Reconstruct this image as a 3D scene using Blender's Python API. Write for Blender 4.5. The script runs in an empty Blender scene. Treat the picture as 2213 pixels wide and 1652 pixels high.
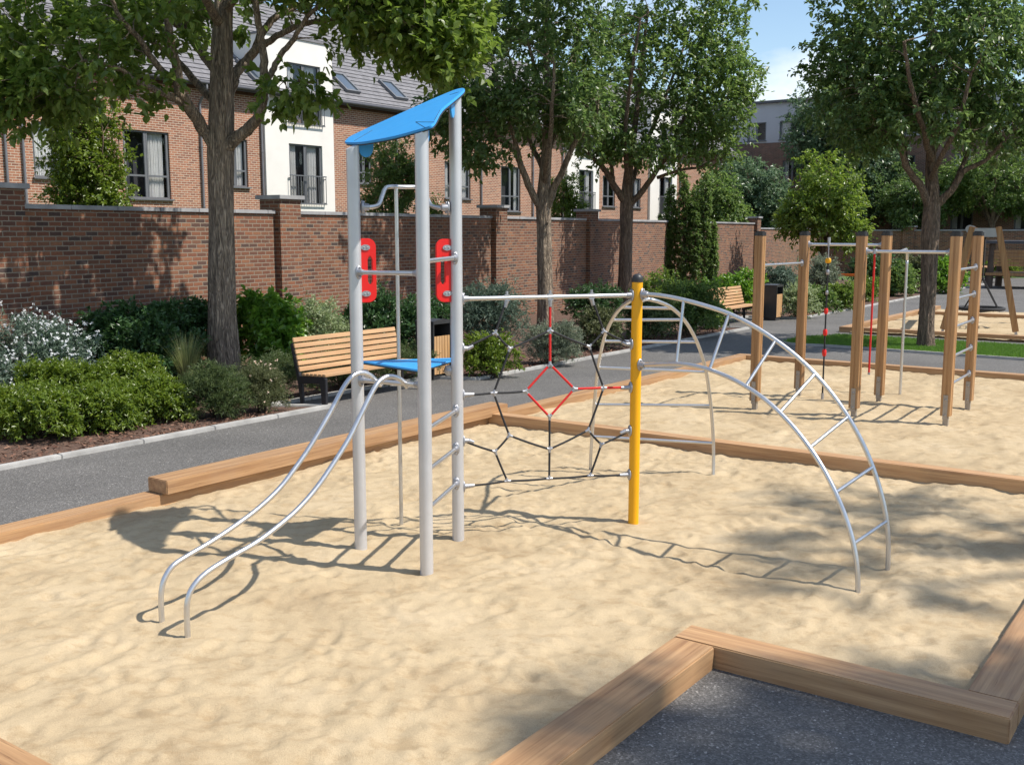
import bpy, bmesh, math, random
import numpy as np
from mathutils import Vector, Matrix

R = math.radians
SC = bpy.context.scene
COL = SC.collection
rng = np.random.default_rng(11)
random.seed(5)

# ------------------------------------------------------------------ camera geometry
F = 2260.0; H = 2.4; PITCH = math.atan(326 / F)
FW = np.array([0, math.cos(PITCH), -math.sin(PITCH)])
UPV = np.array([0, math.sin(PITCH), math.cos(PITCH)])
RT = np.array([1.0, 0, 0]); CAM = np.array([0, 0, H])
TH = R(35.5)
U = np.array([math.sin(TH), math.cos(TH), 0]); V = np.array([math.cos(TH), -math.sin(TH), 0])
ZUP = np.array([0, 0, 1.0])

def ray(x, y): return RT * ((x - 1106) / F) + UPV * ((826 - y) / F) + FW
def at(x, y, z=0.0):
    d = ray(x, y); return CAM + d * ((z - H) / d[2])
def on_plane(x, y, q, n):
    d = ray(x, y); return CAM + d * (((np.asarray(q) - CAM) @ n) / (d @ n))
def at_depth(x, y, Y): return on_plane(x, y, (0, Y, 0), np.array([0, 1.0, 0]))
def G(a, b, z=0.0): return U * a + V * b + ZUP * z
def ab(q): return float(q @ U), float(q @ V)
def nrm(a):
    a = np.asarray(a, float); return a / (np.linalg.norm(a, axis=-1, keepdims=True) + 1e-12)

# ------------------------------------------------------------------ object helpers
ORG = {}
def tag(o, label=None, cat=None, group=None, kind=None):
    if label: o['label'] = label
    if cat: o['category'] = cat
    if group: o['group'] = group
    if kind: o['kind'] = kind
    return o
def thing(name, label, cat, loc, group=None, rotz=0.0):
    o = bpy.data.objects.new(name, None); COL.objects.link(o)
    o.location = loc; o.rotation_euler = (0, 0, rotz); o.empty_display_size = 0.2
    ORG[o.name] = np.array(loc, float)
    return tag(o, label, cat, group)
def link_mesh(name, me, parent=None, origin=None):
    o = bpy.data.objects.new(name, me); COL.objects.link(o)
    if parent is not None:
        o.parent = parent; ORG[o.name] = ORG[parent.name]
    return o
def dup(root, loc, label, group=None, rotz=0.0, scale=1.0):
    c = root.copy(); COL.objects.link(c); c.location = loc; c.rotation_euler = (0, 0, rotz); c.scale = (scale,) * 3
    c['label'] = label
    if group: c['group'] = group
    def rec(src, dst):
        for ch in list(src.children):
            d = ch.copy(); COL.objects.link(d); d.parent = dst; rec(ch, d)
    rec(root, c); return c

class MB:
    def __init__(s): s.v = []; s.f = []; s.sm = []
    def add(s, verts, faces, smooth=False):
        o = len(s.v); s.v.extend([tuple(map(float, q)) for q in verts])
        s.f.extend([tuple(o + i for i in f) for f in faces]); s.sm.extend([smooth] * len(faces)); return s
    def box(s, c, size, ax=None):
        ax = np.eye(3) if ax is None else np.asarray(ax)
        h = np.array(size) / 2; c = np.asarray(c, float)
        vs = [c + ax[0] * h[0] * i + ax[1] * h[1] * j + ax[2] * h[2] * k for i in (-1, 1) for j in (-1, 1) for k in (-1, 1)]
        return s.add(vs, [(0, 1, 3, 2), (4, 6, 7, 5), (0, 4, 5, 1), (2, 3, 7, 6), (0, 2, 6, 4), (1, 5, 7, 3)])
    def tube(s, pts, r, n=10, caps=True):
        P = np.asarray(pts, float); m = len(P)
        r = np.full(m, r) if np.isscalar(r) else np.asarray(r, float)
        T = np.gradient(P, axis=0); T = nrm(T)
        a = np.array([0, 0, 1.0]) if abs(T[0][2]) < .9 else np.array([1.0, 0, 0])
        n1 = nrm(np.cross(T[0], a)); ang = np.arange(n) * 2 * math.pi / n
        rings = []
        for i in range(m):
            n1 = nrm(n1 - T[i] * (n1 @ T[i])); n2 = np.cross(T[i], n1)
            rings.append(P[i] + r[i] * (np.cos(ang)[:, None] * n1 + np.sin(ang)[:, None] * n2))
        V_ = np.concatenate(rings)
        fs = [(i * n + j, i * n + (j + 1) % n, (i + 1) * n + (j + 1) % n, (i + 1) * n + j) for i in range(m - 1) for j in range(n)]
        s.add(V_, fs, True)
        if caps:
            s.add(rings[0], [tuple(reversed(range(n)))]); s.add(rings[-1], [tuple(range(n))])
        return s
    def prism(s, poly, off, off0=(0, 0, 0)):
        A = [np.asarray(q, float) + np.asarray(off0) for q in poly]; B = [q + np.asarray(off) for q in A]; n = len(A)
        s.add(A, [tuple(reversed(range(n)))]); s.add(B, [tuple(range(n))])
        return s.add(A + B, [(i, (i + 1) % n, n + (i + 1) % n, n + i) for i in range(n)])
    def ball(s, c, ax, nu=12, nv=8, half=False):
        c = np.asarray(c, float); vs = []; ax = [np.asarray(q, float) for q in ax]
        for j in range(nv + 1):
            t = (math.pi / 2 if half else math.pi) * j / nv
            for i in range(nu):
                p = 2 * math.pi * i / nu
                vs.append(c + ax[2] * math.cos(t) + math.sin(t) * (ax[0] * math.cos(p) + ax[1] * math.sin(p)))
        return s.add(vs, [(j * nu + i, (j + 1) * nu + i, (j + 1) * nu + (i + 1) % nu, j * nu + (i + 1) % nu) for j in range(nv) for i in range(nu)], True)
    def build(s, name, mat, parent=None, bevel=0.0, seg=2, uv=False, local=False, recalc=False):
        me = bpy.data.meshes.new(name)
        off = np.zeros(3) if (parent is None or local) else ORG[parent.name]
        me.from_pydata([tuple(np.asarray(q) - off) for q in s.v], [], s.f)
        me.polygons.foreach_set('use_smooth', s.sm)
        if bevel or recalc:
            bm = bmesh.new(); bm.from_mesh(me)
            bmesh.ops.remove_doubles(bm, verts=bm.verts, dist=1e-5)
            bmesh.ops.recalc_face_normals(bm, faces=bm.faces)
            if bevel:
                es = [e for e in bm.edges if len(e.link_faces) == 2 and e.calc_face_angle(0) > 0.5]
                bmesh.ops.bevel(bm, geom=es, offset=bevel, segments=seg, affect='EDGES', clamp_overlap=True)
            bm.to_mesh(me); bm.free()
        if uv: box_uv(me)
        me.materials.append(mat)
        return link_mesh(name, me, parent)
def box_uv(me):
    ul = me.uv_layers.new(name='UVMap')
    for p in me.polygons:
        n = p.normal
        for li in p.loop_indices:
            c = me.vertices[me.loops[li].vertex_index].co
            if abs(n.z) > .8: w = (c.x, c.y)
            elif abs(n.x) > abs(n.y): w = (c.y + .11, c.z)
            else: w = (c.x, c.z)
            ul.data[li].uv = w
def fast_mesh(name, verts, faces_flat, k, mat, parent=None, smooth=False):
    verts = np.asarray(verts, np.float32)
    if parent is not None: verts = verts - ORG[parent.name].astype(np.float32)
    me = bpy.data.meshes.new(name); nf = len(faces_flat) // k
    me.vertices.add(len(verts)); me.vertices.foreach_set('co', verts.ravel())
    me.loops.add(nf * k); me.loops.foreach_set('vertex_index', np.asarray(faces_flat, np.int32))
    me.polygons.add(nf); me.polygons.foreach_set('loop_start', np.arange(nf, dtype=np.int32) * k)
    try: me.polygons.foreach_set('loop_total', np.full(nf, k, np.int32))
    except Exception: pass
    me.polygons.foreach_set('use_smooth', np.full(nf, smooth))
    me.update(calc_edges=True); me.validate()
    me.materials.append(mat)
    return link_mesh(name, me, parent)
def spline(pts, n=6):
    P = np.asarray(pts, float)
    if len(P) < 3: return np.array([P[0] + (P[-1] - P[0]) * t for t in np.linspace(0, 1, n + 1)])
    E = np.vstack([2 * P[0] - P[1], P, 2 * P[-1] - P[-2]]); out = []
    for i in range(1, len(E) - 2):
        for t in np.linspace(0, 1, n, endpoint=False):
            a, b, c, d = E[i - 1:i + 3]
            out.append(.5 * (2 * b + (c - a) * t + (2 * a - 5 * b + 4 * c - d) * t * t + (3 * b - a - 3 * c + d) * t ** 3))
    out.append(P[-1]); return np.array(out)

# ------------------------------------------------------------------ materials
def new_mat(name):
    m = bpy.data.materials.new(name); m.use_nodes = True
    nt = m.node_tree; b = nt.nodes['Principled BSDF']; return m, nt, b
def N(nt, t, **kw):
    n = nt.nodes.new('ShaderNode' + t)
    for k, v in kw.items():
        if k in n.inputs: n.inputs[k].default_value = v
        else: setattr(n, k, v)
    return n
def L(nt, a, b): nt.links.new(a, b)
def ramp(nt, fac, stops):
    r = N(nt, 'ValToRGB'); e = r.color_ramp.elements
    e[0].position, e[0].color = stops[0][0], (*stops[0][1], 1)
    e[1].position, e[1].color = stops[-1][0], (*stops[-1][1], 1)
    for p, c in stops[1:-1]:
        q = e.new(p); q.color = (*c, 1)
    L(nt, fac, r.inputs[0]); return r.outputs[0]
def coords(nt, kind='Object', scale=(1, 1, 1), rand=False):
    tc = N(nt, 'TexCoord'); mp = N(nt, 'Mapping'); mp.inputs['Scale'].default_value = scale
    src = tc.outputs[kind]
    if rand:
        oi = N(nt, 'ObjectInfo'); ad = N(nt, 'VectorMath', operation='ADD'); mu = N(nt, 'Math', operation='MULTIPLY'); mu.inputs[1].default_value = 37.0
        L(nt, oi.outputs['Random'], mu.inputs[0]); L(nt, src, ad.inputs[0]); L(nt, mu.outputs[0], ad.inputs[1]); src = ad.outputs[0]
    L(nt, src, mp.inputs[0]); return mp.outputs[0]
def noise(nt, vec, scale, detail=4, rough=.55):
    n = N(nt, 'TexNoise'); n.inputs['Scale'].default_value = scale; n.inputs['Detail'].default_value = detail; n.inputs['Roughness'].default_value = rough
    L(nt, vec, n.inputs['Vector']); return n.outputs['Fac']
def bump(nt, b, h, strength=.3, dist=.01):
    n = N(nt, 'Bump'); n.inputs['Strength'].default_value = strength; n.inputs['Distance'].default_value = dist
    L(nt, h, n.inputs['Height']); L(nt, n.outputs[0], b.inputs['Normal'])
def plain(name, col, rough=.5, metal=0.0, var=.12, sc=6.0, bmp=0.0, spec=None):
    m, nt, b = new_mat(name); vec = coords(nt)
    f = noise(nt, vec, sc)
    lo = tuple(c * (1 - var) for c in col); hi = tuple(min(1, c * (1 + var)) for c in col)
    L(nt, ramp(nt, f, [(.3, lo), (.7, hi)]), b.inputs['Base Color'])
    b.inputs['Metallic'].default_value = metal
    rr = N(nt, 'MapRange'); rr.inputs['To Min'].default_value = max(.05, rough - .08); rr.inputs['To Max'].default_value = min(1, rough + .1)
    L(nt, noise(nt, vec, sc * 5), rr.inputs['Value']); L(nt, rr.outputs[0], b.inputs['Roughness'])
    if spec is not None: b.inputs['Specular IOR Level'].default_value = spec
    if bmp: bump(nt, b, noise(nt, vec, sc * 30), bmp, .002)
    return m
def wood(name, axis, c_lo, c_hi, rough=.6):
    m, nt, b = new_mat(name)
    s = [14, 14, 14]; s[axis] = .55
    vec = coords(nt, scale=tuple(s), rand=True)
    w = noise(nt, vec, 1.6, 6, .6)
    s2 = [60, 60, 60]; s2[axis] = 1.5
    f2 = noise(nt, coords(nt, scale=tuple(s2), rand=True), 1.5, 3)
    mid = tuple((a + c) / 2 for a, c in zip(c_lo, c_hi))
    c1 = ramp(nt, w, [(.28, c_lo), (.5, mid), (.72, c_hi)])
    mx = N(nt, 'MixRGB', blend_type='MULTIPLY'); mx.inputs[0].default_value = .55
    L(nt, c1, mx.inputs[1]); L(nt, ramp(nt, f2, [(.3, (.62, .58, .55)), (.55, (1, 1, 1))]), mx.inputs[2])
    s3 = [22, 22, 22]; s3[axis] = .9
    f3 = noise(nt, coords(nt, scale=tuple(s3), rand=True), 2.2, 5, .7)
    mk = N(nt, 'MixRGB', blend_type='MULTIPLY'); mk.inputs[0].default_value = .8; L(nt, mx.outputs[0], mk.inputs[1]); L(nt, ramp(nt, f3, [(.30, (.5, .45, .42)), (.37, (1, 1, 1))]), mk.inputs[2]); mx = mk
    f4 = noise(nt, coords(nt, scale=(2.2, 2.2, 2.2), rand=True), 1.3, 4)
    mg = N(nt, 'MixRGB'); L(nt, ramp(nt, f4, [(.45, (0, 0, 0)), (.8, (.22, .22, .22))]), mg.inputs[0]); L(nt, mx.outputs[0], mg.inputs[1]); mg.inputs[2].default_value = (.36, .27, .2, 1); mx = mg
    oi = N(nt, 'ObjectInfo'); hs = N(nt, 'HueSaturation'); mr = N(nt, 'MapRange'); mr.inputs['To Min'].default_value = .88; mr.inputs['To Max'].default_value = 1.1
    L(nt, oi.outputs['Random'], mr.inputs['Value']); L(nt, mr.outputs[0], hs.inputs['Value']); L(nt, mx.outputs[0], hs.inputs['Color'])
    L(nt, hs.outputs[0], b.inputs['Base Color']); b.inputs['Roughness'].default_value = rough
    bump(nt, b, f2, .25, .003); return m
def brick(name, cols, mortar, bw=.225, rh=.075, ms=.011):
    m, nt, b = new_mat(name)
    tc = N(nt, 'TexCoord')
    t = N(nt, 'TexBrick'); t.inputs['Scale'].default_value = 1.0; t.inputs['Brick Width'].default_value = bw; t.inputs['Row Height'].default_value = rh
    t.inputs['Mortar Size'].default_value = ms; t.inputs['Mortar Smooth'].default_value = .25; t.inputs['Bias'].default_value = 0
    # wobble the courses a little so that edges are not ruler-straight
    nz = N(nt, 'TexNoise'); nz.inputs['Scale'].default_value = 22; L(nt, tc.outputs['UV'], nz.inputs['Vector'])
    sub = N(nt, 'VectorMath', operation='SUBTRACT'); sub.inputs[1].default_value = (.5, .5, .5); L(nt, nz.outputs['Color'], sub.inputs[0])
    scl = N(nt, 'VectorMath', operation='SCALE'); scl.inputs['Scale'].default_value = .012; L(nt, sub.outputs[0], scl.inputs[0])
    ad = N(nt, 'VectorMath', operation='ADD'); L(nt, tc.outputs['UV'], ad.inputs[0]); L(nt, scl.outputs[0], ad.inputs[1])
    L(nt, ad.outputs[0], t.inputs['Vector'])
    t.inputs['Color1'].default_value = (0, 0, 0, 1); t.inputs['Color2'].default_value = (1, 1, 1, 1); t.inputs['Mortar'].default_value = (.5, .5, .5, 1)
    n = len(cols); c1 = ramp(nt, t.outputs['Color'], [(i / (n - 1), c) for i, c in enumerate(cols)])
    mx = N(nt, 'MixRGB', blend_type='MULTIPLY'); mx.inputs[0].default_value = .6
    L(nt, c1, mx.inputs[1]); L(nt, ramp(nt, noise(nt, tc.outputs['UV'], 30, 5), [(.3, (.7, .68, .66)), (.65, (1.08, 1.05, 1.02))]), mx.inputs[2])
    m2 = N(nt, 'MixRGB', blend_type='MULTIPLY'); m2.inputs[0].default_value = .75
    L(nt, mx.outputs[0], m2.inputs[1]); L(nt, ramp(nt, noise(nt, tc.outputs['UV'], .9, 4), [(.35, (.66, .64, .64)), (.6, (1, 1, 1)), (.8, (1.1, 1.08, 1.06))]), m2.inputs[2])
    m3 = N(nt, 'MixRGB'); L(nt, t.outputs['Fac'], m3.inputs[0]); L(nt, m2.outputs[0], m3.inputs[1]); m3.inputs[2].default_value = (*mortar, 1)
    L(nt, m3.outputs[0], b.inputs['Base Color']); b.inputs['Roughness'].default_value = .9
    inv = N(nt, 'Math', operation='SUBTRACT'); inv.inputs[0].default_value = 1; L(nt, t.outputs['Fac'], inv.inputs[1])
    bump(nt, b, inv.outputs[0], .7, .008); return m
def leafmat(name, cols, transl=.35, rough=.36, spec=.5):
    m, nt, b = new_mat(name)
    g = N(nt, 'NewGeometry'); n = len(cols)
    c = ramp(nt, g.outputs['Random Per Island'], [(i / (n - 1), q) for i, q in enumerate(cols)])
    L(nt, c, b.inputs['Base Color']); b.inputs['Roughness'].default_value = rough; b.inputs['Specular IOR Level'].default_value = spec
    tr = N(nt, 'BsdfTranslucent'); hs = N(nt, 'HueSaturation'); hs.inputs['Value'].default_value = 1.75; hs.inputs['Saturation'].default_value = 1.05; hs.inputs['Hue'].default_value = .493
    L(nt, c, hs.inputs['Color']); L(nt, hs.outputs[0], tr.inputs['Color'])
    mx = N(nt, 'MixShader'); mx.inputs[0].default_value = transl
    L(nt, b.outputs[0], mx.inputs[1]); L(nt, tr.outputs[0], mx.inputs[2])
    L(nt, mx.outputs[0], nt.nodes['Material Output'].inputs['Surface']); return m
def barkmat(name, lo, hi):
    m, nt, b = new_mat(name); vec = coords(nt, scale=(4.6, 4.6, .62))
    f = noise(nt, vec, 3.2, 7, .65); v = N(nt, 'TexVoronoi', feature='DISTANCE_TO_EDGE'); v.inputs['Scale'].default_value = 3.5
    ad = N(nt, 'VectorMath', operation='ADD'); nz = N(nt, 'TexNoise'); nz.inputs['Scale'].default_value = 4; L(nt, vec, nz.inputs['Vector'])
    L(nt, vec, ad.inputs[0]); L(nt, nz.outputs['Color'], ad.inputs[1]); L(nt, ad.outputs[0], v.inputs['Vector'])
    mul = N(nt, 'Math', operation='MULTIPLY_ADD'); L(nt, v.outputs['Distance'], mul.inputs[0]); mul.inputs[1].default_value = 1.2; L(nt, f, mul.inputs[2])
    L(nt, ramp(nt, mul.outputs[0], [(.35, lo), (.9, hi)]), b.inputs['Base Color']); b.inputs['Roughness'].default_value = .95
    bump(nt, b, mul.outputs[0], 1.0, .06); return m
def asphalt(name, c, big=(.8, 1.1)):
    m, nt, b = new_mat(name); vec = coords(nt)
    v = N(nt, 'TexVoronoi'); v.inputs['Scale'].default_value = 95; L(nt, vec, v.inputs['Vector'])
    sp = ramp(nt, v.outputs['Color'], [(.0, tuple(q * .55 for q in c)), (.6, c), (.86, tuple(q * 1.5 for q in c)), (1, tuple(q * 3.6 for q in c))])
    v2 = N(nt, 'TexVoronoi'); v2.inputs['Scale'].default_value = 42; L(nt, vec, v2.inputs['Vector'])
    lt = N(nt, 'Math', operation='LESS_THAN'); lt.inputs[1].default_value = .13; L(nt, v2.outputs['Distance'], lt.inputs[0])
    m0 = N(nt, 'MixRGB'); L(nt, lt.outputs[0], m0.inputs[0]); L(nt, sp, m0.inputs[1]); m0.inputs[2].default_value = (.3, .29, .28, 1)
    mx = N(nt, 'MixRGB', blend_type='MULTIPLY'); mx.inputs[0].default_value = 1
    L(nt, m0.outputs[0], mx.inputs[1]); L(nt, ramp(nt, noise(nt, vec, .7, 6), [(.3, (big[0],) * 3), (.7, (big[1],) * 3)]), mx.inputs[2])
    L(nt, mx.outputs[0], b.inputs['Base Color']); b.inputs['Roughness'].default_value = .85
    bump(nt, b, v.outputs['Distance'], .5, .006); return m

M = {}
M['steel'] = plain('brushed_steel', (.62, .62, .63), .34, .9, .05, 9)
M['alu'] = plain('satin_aluminium', (.585, .585, .60), .4, .45, .05, 5)
M['cast'] = plain('cast_clamp', (.4, .4, .42), .42, .7, .1, 20)
M['foot'] = plain('foot_plate', (.36, .32, .28), .5, .5, .1, 12)
M['blue'] = plain('blue_board', (.042, .325, .72), .38, 0, .04, 4)
M['edge_black'] = plain('black_core', (.03, .03, .035), .6)
M['red'] = plain('red_board', (.72, .012, .01), .4, 0, .05, 4)
M['yellow'] = plain('yellow_paint', (.82, .385, .004), .33, 0, .05, 3)
M['rope'] = plain('black_rope', (.022, .022, .024), .8, 0, .3, 90, .6)
M['red_rope'] = plain('red_rope', (.6, .014, .012), .7, 0, .2, 90, .6)
M['black'] = plain('black_metal', (.018, .018, .022), .45, 0, .15, 8)
M['black_plastic'] = plain('black_plastic', (.03, .03, .032), .45, 0, .15, 8)
M['grey_steel'] = plain('grey_beam', (.42, .43, .45), .5, .2, .08, 6)
M['window_grey'] = plain('window_frame_grey', (.13, .135, .145), .5, 0, .1, 6)
M['gutter'] = plain('gutter_dark', (.07, .07, .08), .5, 0, .12, 5)
M['pipe'] = plain('pipe_grey', (.16, .16, .175), .5, 0, .1, 5)
M['render'] = plain('white_render', (.74, .71, .67), .9, 0, .05, 1.2, .3)
M['grey_render'] = plain('grey_render', (.47, .47, .5), .9, 0, .05, .8)
M['coping'] = plain('coping_stone', (.3, .3, .31), .85, 0, .2, 3, .4)
M['kerb'] = plain('kerb_concrete', (.38, .37, .35), .9, 0, .2, 4, .4)
M['curtain'] = plain('curtain_cloth', (.72, .7, .67), .9, 0, .06, 4)
M['dark_backing'] = plain('unlit_room_panel', (.05, .05, .055), .9, 0, .3, 1.5)  # near-black panel colour standing in for an unlit room
M['beam'] = wood('timber_beam', 0, (.29, .15, .068), (.55, .335, .165))
M['post'] = wood('timber_post', 2, (.27, .13, .05), (.52, .295, .125), .5)
M['slat'] = wood('slat_wood', 0, (.40, .225, .105), (.60, .38, .2), .5)
M['slat_v'] = wood('slat_wood_upright', 2, (.44, .24, .10), (.64, .4, .2), .5)
M['brick_wall'] = brick('brick_garden', [(.07, .05, .045), (.19, .078, .046), (.26, .105, .055), (.15, .064, .042), (.30, .135, .07), (.115, .058, .043)], (.25, .205, .155), ms=.0095)
M['brick_house'] = brick('brick_house', [(.30, .12, .07), (.40, .175, .10), (.345, .145, .085), (.23, .10, .065), (.43, .205, .12)], (.50, .40, .31))
M['brick_far'] = brick('brick_far', [(.13, .07, .055), (.2, .1, .075), (.25, .12, .09), (.17, .08, .06)], (.3, .25, .2))
M['roof'] = plain('roof_tile', (.175, .17, .178), .75, 0, .2, 3)
M['asphalt'] = asphalt('asphalt', (.124, .118, .111))
M['bark'] = barkmat('bark_grey', (.06, .044, .032), (.46, .36, .265))
M['bark_dark'] = barkmat('bark_dark', (.045, .032, .024), (.30, .215, .155))
M['stem'] = plain('stem_brown', (.07, .05, .03), .9)

def glassmat():
    m, nt, b = new_mat('window_glass')
    t = N(nt, 'BsdfTransparent'); t.inputs[0].default_value = (.88, .9, .92, 1); g = N(nt, 'BsdfGlossy'); g.inputs['Roughness'].default_value = .02
    lw = N(nt, 'LayerWeight'); pw = N(nt, 'Math', operation='POWER'); pw.inputs[1].default_value = 3.5; L(nt, lw.outputs['Facing'], pw.inputs[0])
    fr = N(nt, 'Math', operation='MULTIPLY_ADD'); L(nt, pw.outputs[0], fr.inputs[0]); fr.inputs[1].default_value = .8; fr.inputs[2].default_value = .07
    mx = N(nt, 'MixShader'); L(nt, fr.outputs[0], mx.inputs[0]); L(nt, t.outputs[0], mx.inputs[1]); L(nt, g.outputs[0], mx.inputs[2])
    L(nt, mx.outputs[0], nt.nodes['Material Output'].inputs['Surface']); return m
M['glass'] = glassmat()
def skylightmat():
    m, nt, b = new_mat('roof_glass')
    b.inputs['Base Color'].default_value = (.06, .08, .1, 1); b.inputs['Roughness'].default_value = .04; b.inputs['Specular IOR Level'].default_value = 1.0; b.inputs['IOR'].default_value = 2.2
    return m
M['roof_glass'] = skylightmat()
def sandmat():
    m, nt, b = new_mat('sand'); vec = coords(nt)
    c = ramp(nt, noise(nt, vec, 1.1, 7, .6), [(.3, (.395, .30, .185)), (.5, (.485, .38, .24)), (.7, (.535, .428, .283))])
    mx = N(nt, 'MixRGB', blend_type='MULTIPLY'); mx.inputs[0].default_value = .8
    L(nt, c, mx.inputs[1]); L(nt, ramp(nt, noise(nt, vec, 190, 3, .7), [(.3, (.74, .72, .69)), (.6, (1.04, 1.04, 1.04))]), mx.inputs[2])
    m3 = N(nt, 'MixRGB', blend_type='MULTIPLY'); m3.inputs[0].default_value = 1
    L(nt, mx.outputs[0], m3.inputs[1]); L(nt, ramp(nt, noise(nt, coords(nt, scale=(1, 1.5, 1)), 6.5, 6, .68), [(.36, (.86, .825, .78)), (.5, (1, 1, 1)), (.75, (1.04, 1.035, 1.02))]), m3.inputs[2])
    L(nt, m3.outputs[0], b.inputs['Base Color']); b.inputs['Roughness'].default_value = .95; b.inputs['Specular IOR Level'].default_value = .15
    ad = N(nt, 'Math', operation='MULTIPLY_ADD'); L(nt, noise(nt, vec, 24, 6, .65), ad.inputs[0]); ad.inputs[1].default_value = 1.6; L(nt, noise(nt, vec, 170, 2), ad.inputs[2])
    bump(nt, b, ad.outputs[0], .55, .009); return m
M['sand'] = sandmat()
def groundmat(name, c1, c2, sc, bs=.6):
    m, nt, b = new_mat(name); vec = coords(nt)
    L(nt, ramp(nt, noise(nt, vec, sc, 6, .7), [(.35, c1), (.65, c2)]), b.inputs['Base Color']); b.inputs['Roughness'].default_value = .95
    bump(nt, b, noise(nt, vec, sc * 1.5, 4), bs, .03); return m
M['soil'] = groundmat('mulch_soil', (.06, .035, .025), (.17, .10, .07), 22, 1)
M['turf'] = groundmat('turf', (.05, .10, .02), (.09, .16, .035), 8)
M['chip'] = leafmat('mulch_chip', [(.07, .035, .025), (.17, .09, .06), (.26, .15, .105), (.11, .055, .04)], .0, .9, .2)

LM = {
 'lime_tree': leafmat('leaf_mid_green', [(0.0784, 0.134, 0.0224), (0.123, 0.19, 0.0358), (0.179, 0.246, 0.056), (0.0952, 0.157, 0.0269)], 0.5),
 'tree': leafmat('leaf_green', [(0.069, 0.127, 0.0299), (0.109, 0.178, 0.046), (0.161, 0.224, 0.0667), (0.0862, 0.149, 0.0345)], 0.48),
 'tree_dark': leafmat('leaf_deep_green', [(0.059, 0.112, 0.0307), (0.0944, 0.159, 0.0448), (0.142, 0.201, 0.0649), (0.0708, 0.13, 0.0354)], 0.46),
 'teal': leafmat('leaf_teal', [(0.066, 0.12, 0.06), (0.108, 0.168, 0.084), (0.144, 0.21, 0.108)], 0.35),
 'yellow': leafmat('leaf_yellow_green', [(.10, .175, .028), (.15, .225, .035), (.20, .265, .05), (.07, .125, .022)], 0.5),
 'lime': leafmat('leaf_lime', [(0.0774, 0.129, 0.0155), (0.133, 0.198, 0.0241), (0.181, 0.241, 0.0344), (0.0946, 0.155, 0.0172)], 0.38),
 'bright': leafmat('leaf_bright', [(0.084, 0.185, 0.0224), (0.134, 0.263, 0.0314), (0.185, 0.314, 0.047)], 0.4),
 'dark': leafmat('leaf_dark', [(.032, .078, .026), (.052, .115, .036), (.075, .145, .045)], 0.3),
 'silver': leafmat('leaf_silver', [(0.143, 0.176, 0.11), (0.253, 0.286, 0.198), (0.11, 0.143, 0.088), (0.33, 0.363, 0.275)], .25, .6),
 'varieg': leafmat('leaf_variegated', [(.13, .19, .07), (.34, .39, .21), (.2, .27, .1), (.45, .49, .33)], 0.3, .5),
 'blue': leafmat('leaf_bluegreen', [(0.06, 0.102, 0.066), (0.12, 0.168, 0.12), (0.168, 0.228, 0.168), (0.072, 0.12, 0.084)], .25, .5),
 'olive': leafmat('leaf_olive', [(0.06, 0.078, 0.0264), (0.108, 0.126, 0.048), (0.156, 0.168, 0.072), (0.084, 0.102, 0.036)], .25, .6),
 'needle': leafmat('leaf_needle', [(.05, .085, .028), (.095, .135, .045), (.135, .175, .06)], 0.25, .5),
 'grassy': leafmat('leaf_grassy', [(.11, .16, .05), (.19, .23, .09), (.28, .29, .14)], 0.4, .5),
 'white': leafmat('petal_white', [(.72, .73, .74), (.85, .85, .85), (.6, .63, .64)], .3, .6),
 'pink': leafmat('petal_cream', [(.7, .55, .42), (.8, .66, .55)], .3, .6),
 'lawn': leafmat('grass_blade', [(.07, .15, .02), (.11, .22, .032), (.16, .28, .05)], 0.38, .6),
}

# ------------------------------------------------------------------ foliage
def leaf_arrays(pos, dr, nr, Ls, Ws, hi=True, fold=.18, droop=.12):
    dr = nrm(dr); side = nrm(np.cross(dr, nr)); n = np.cross(side, dr)
    Ls = Ls[:, None]; Ws = Ws[:, None]
    tip = pos + dr * Ls - n * Ls * droop
    if hi:
        a = pos + dr * Ls * .28; c = pos + dr * Ls * .62 - n * Ls * droop * .3
        s1 = a + side * Ws * .5 + n * Ws * fold; s2 = c + side * Ws * .42 + n * Ws * fold
        t1 = a - side * Ws * .5 + n * Ws * fold; t2 = c - side * Ws * .42 + n * Ws * fold
        v = np.stack([pos, s1, s2, tip, t2, t1], 1).reshape(-1, 3); k = np.arange(len(pos))[:, None] * 6
        f = np.concatenate([k + np.array([[0, 1, 2, 3]]), k + np.array([[0, 3, 4, 5]])], 1).ravel(); return v, f, 4
    a = pos + dr * Ls * .45
    s1 = a + side * Ws * .5 + n * Ws * fold; t1 = a - side * Ws * .5 + n * Ws * fold
    v = np.stack([pos, s1, tip, t1], 1).reshape(-1, 3); k = np.arange(len(pos))[:, None] * 4
    f = np.concatenate([k + np.array([[0, 1, 2]]), k + np.array([[0, 2, 3]])], 1).ravel(); return v, f, 3
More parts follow.
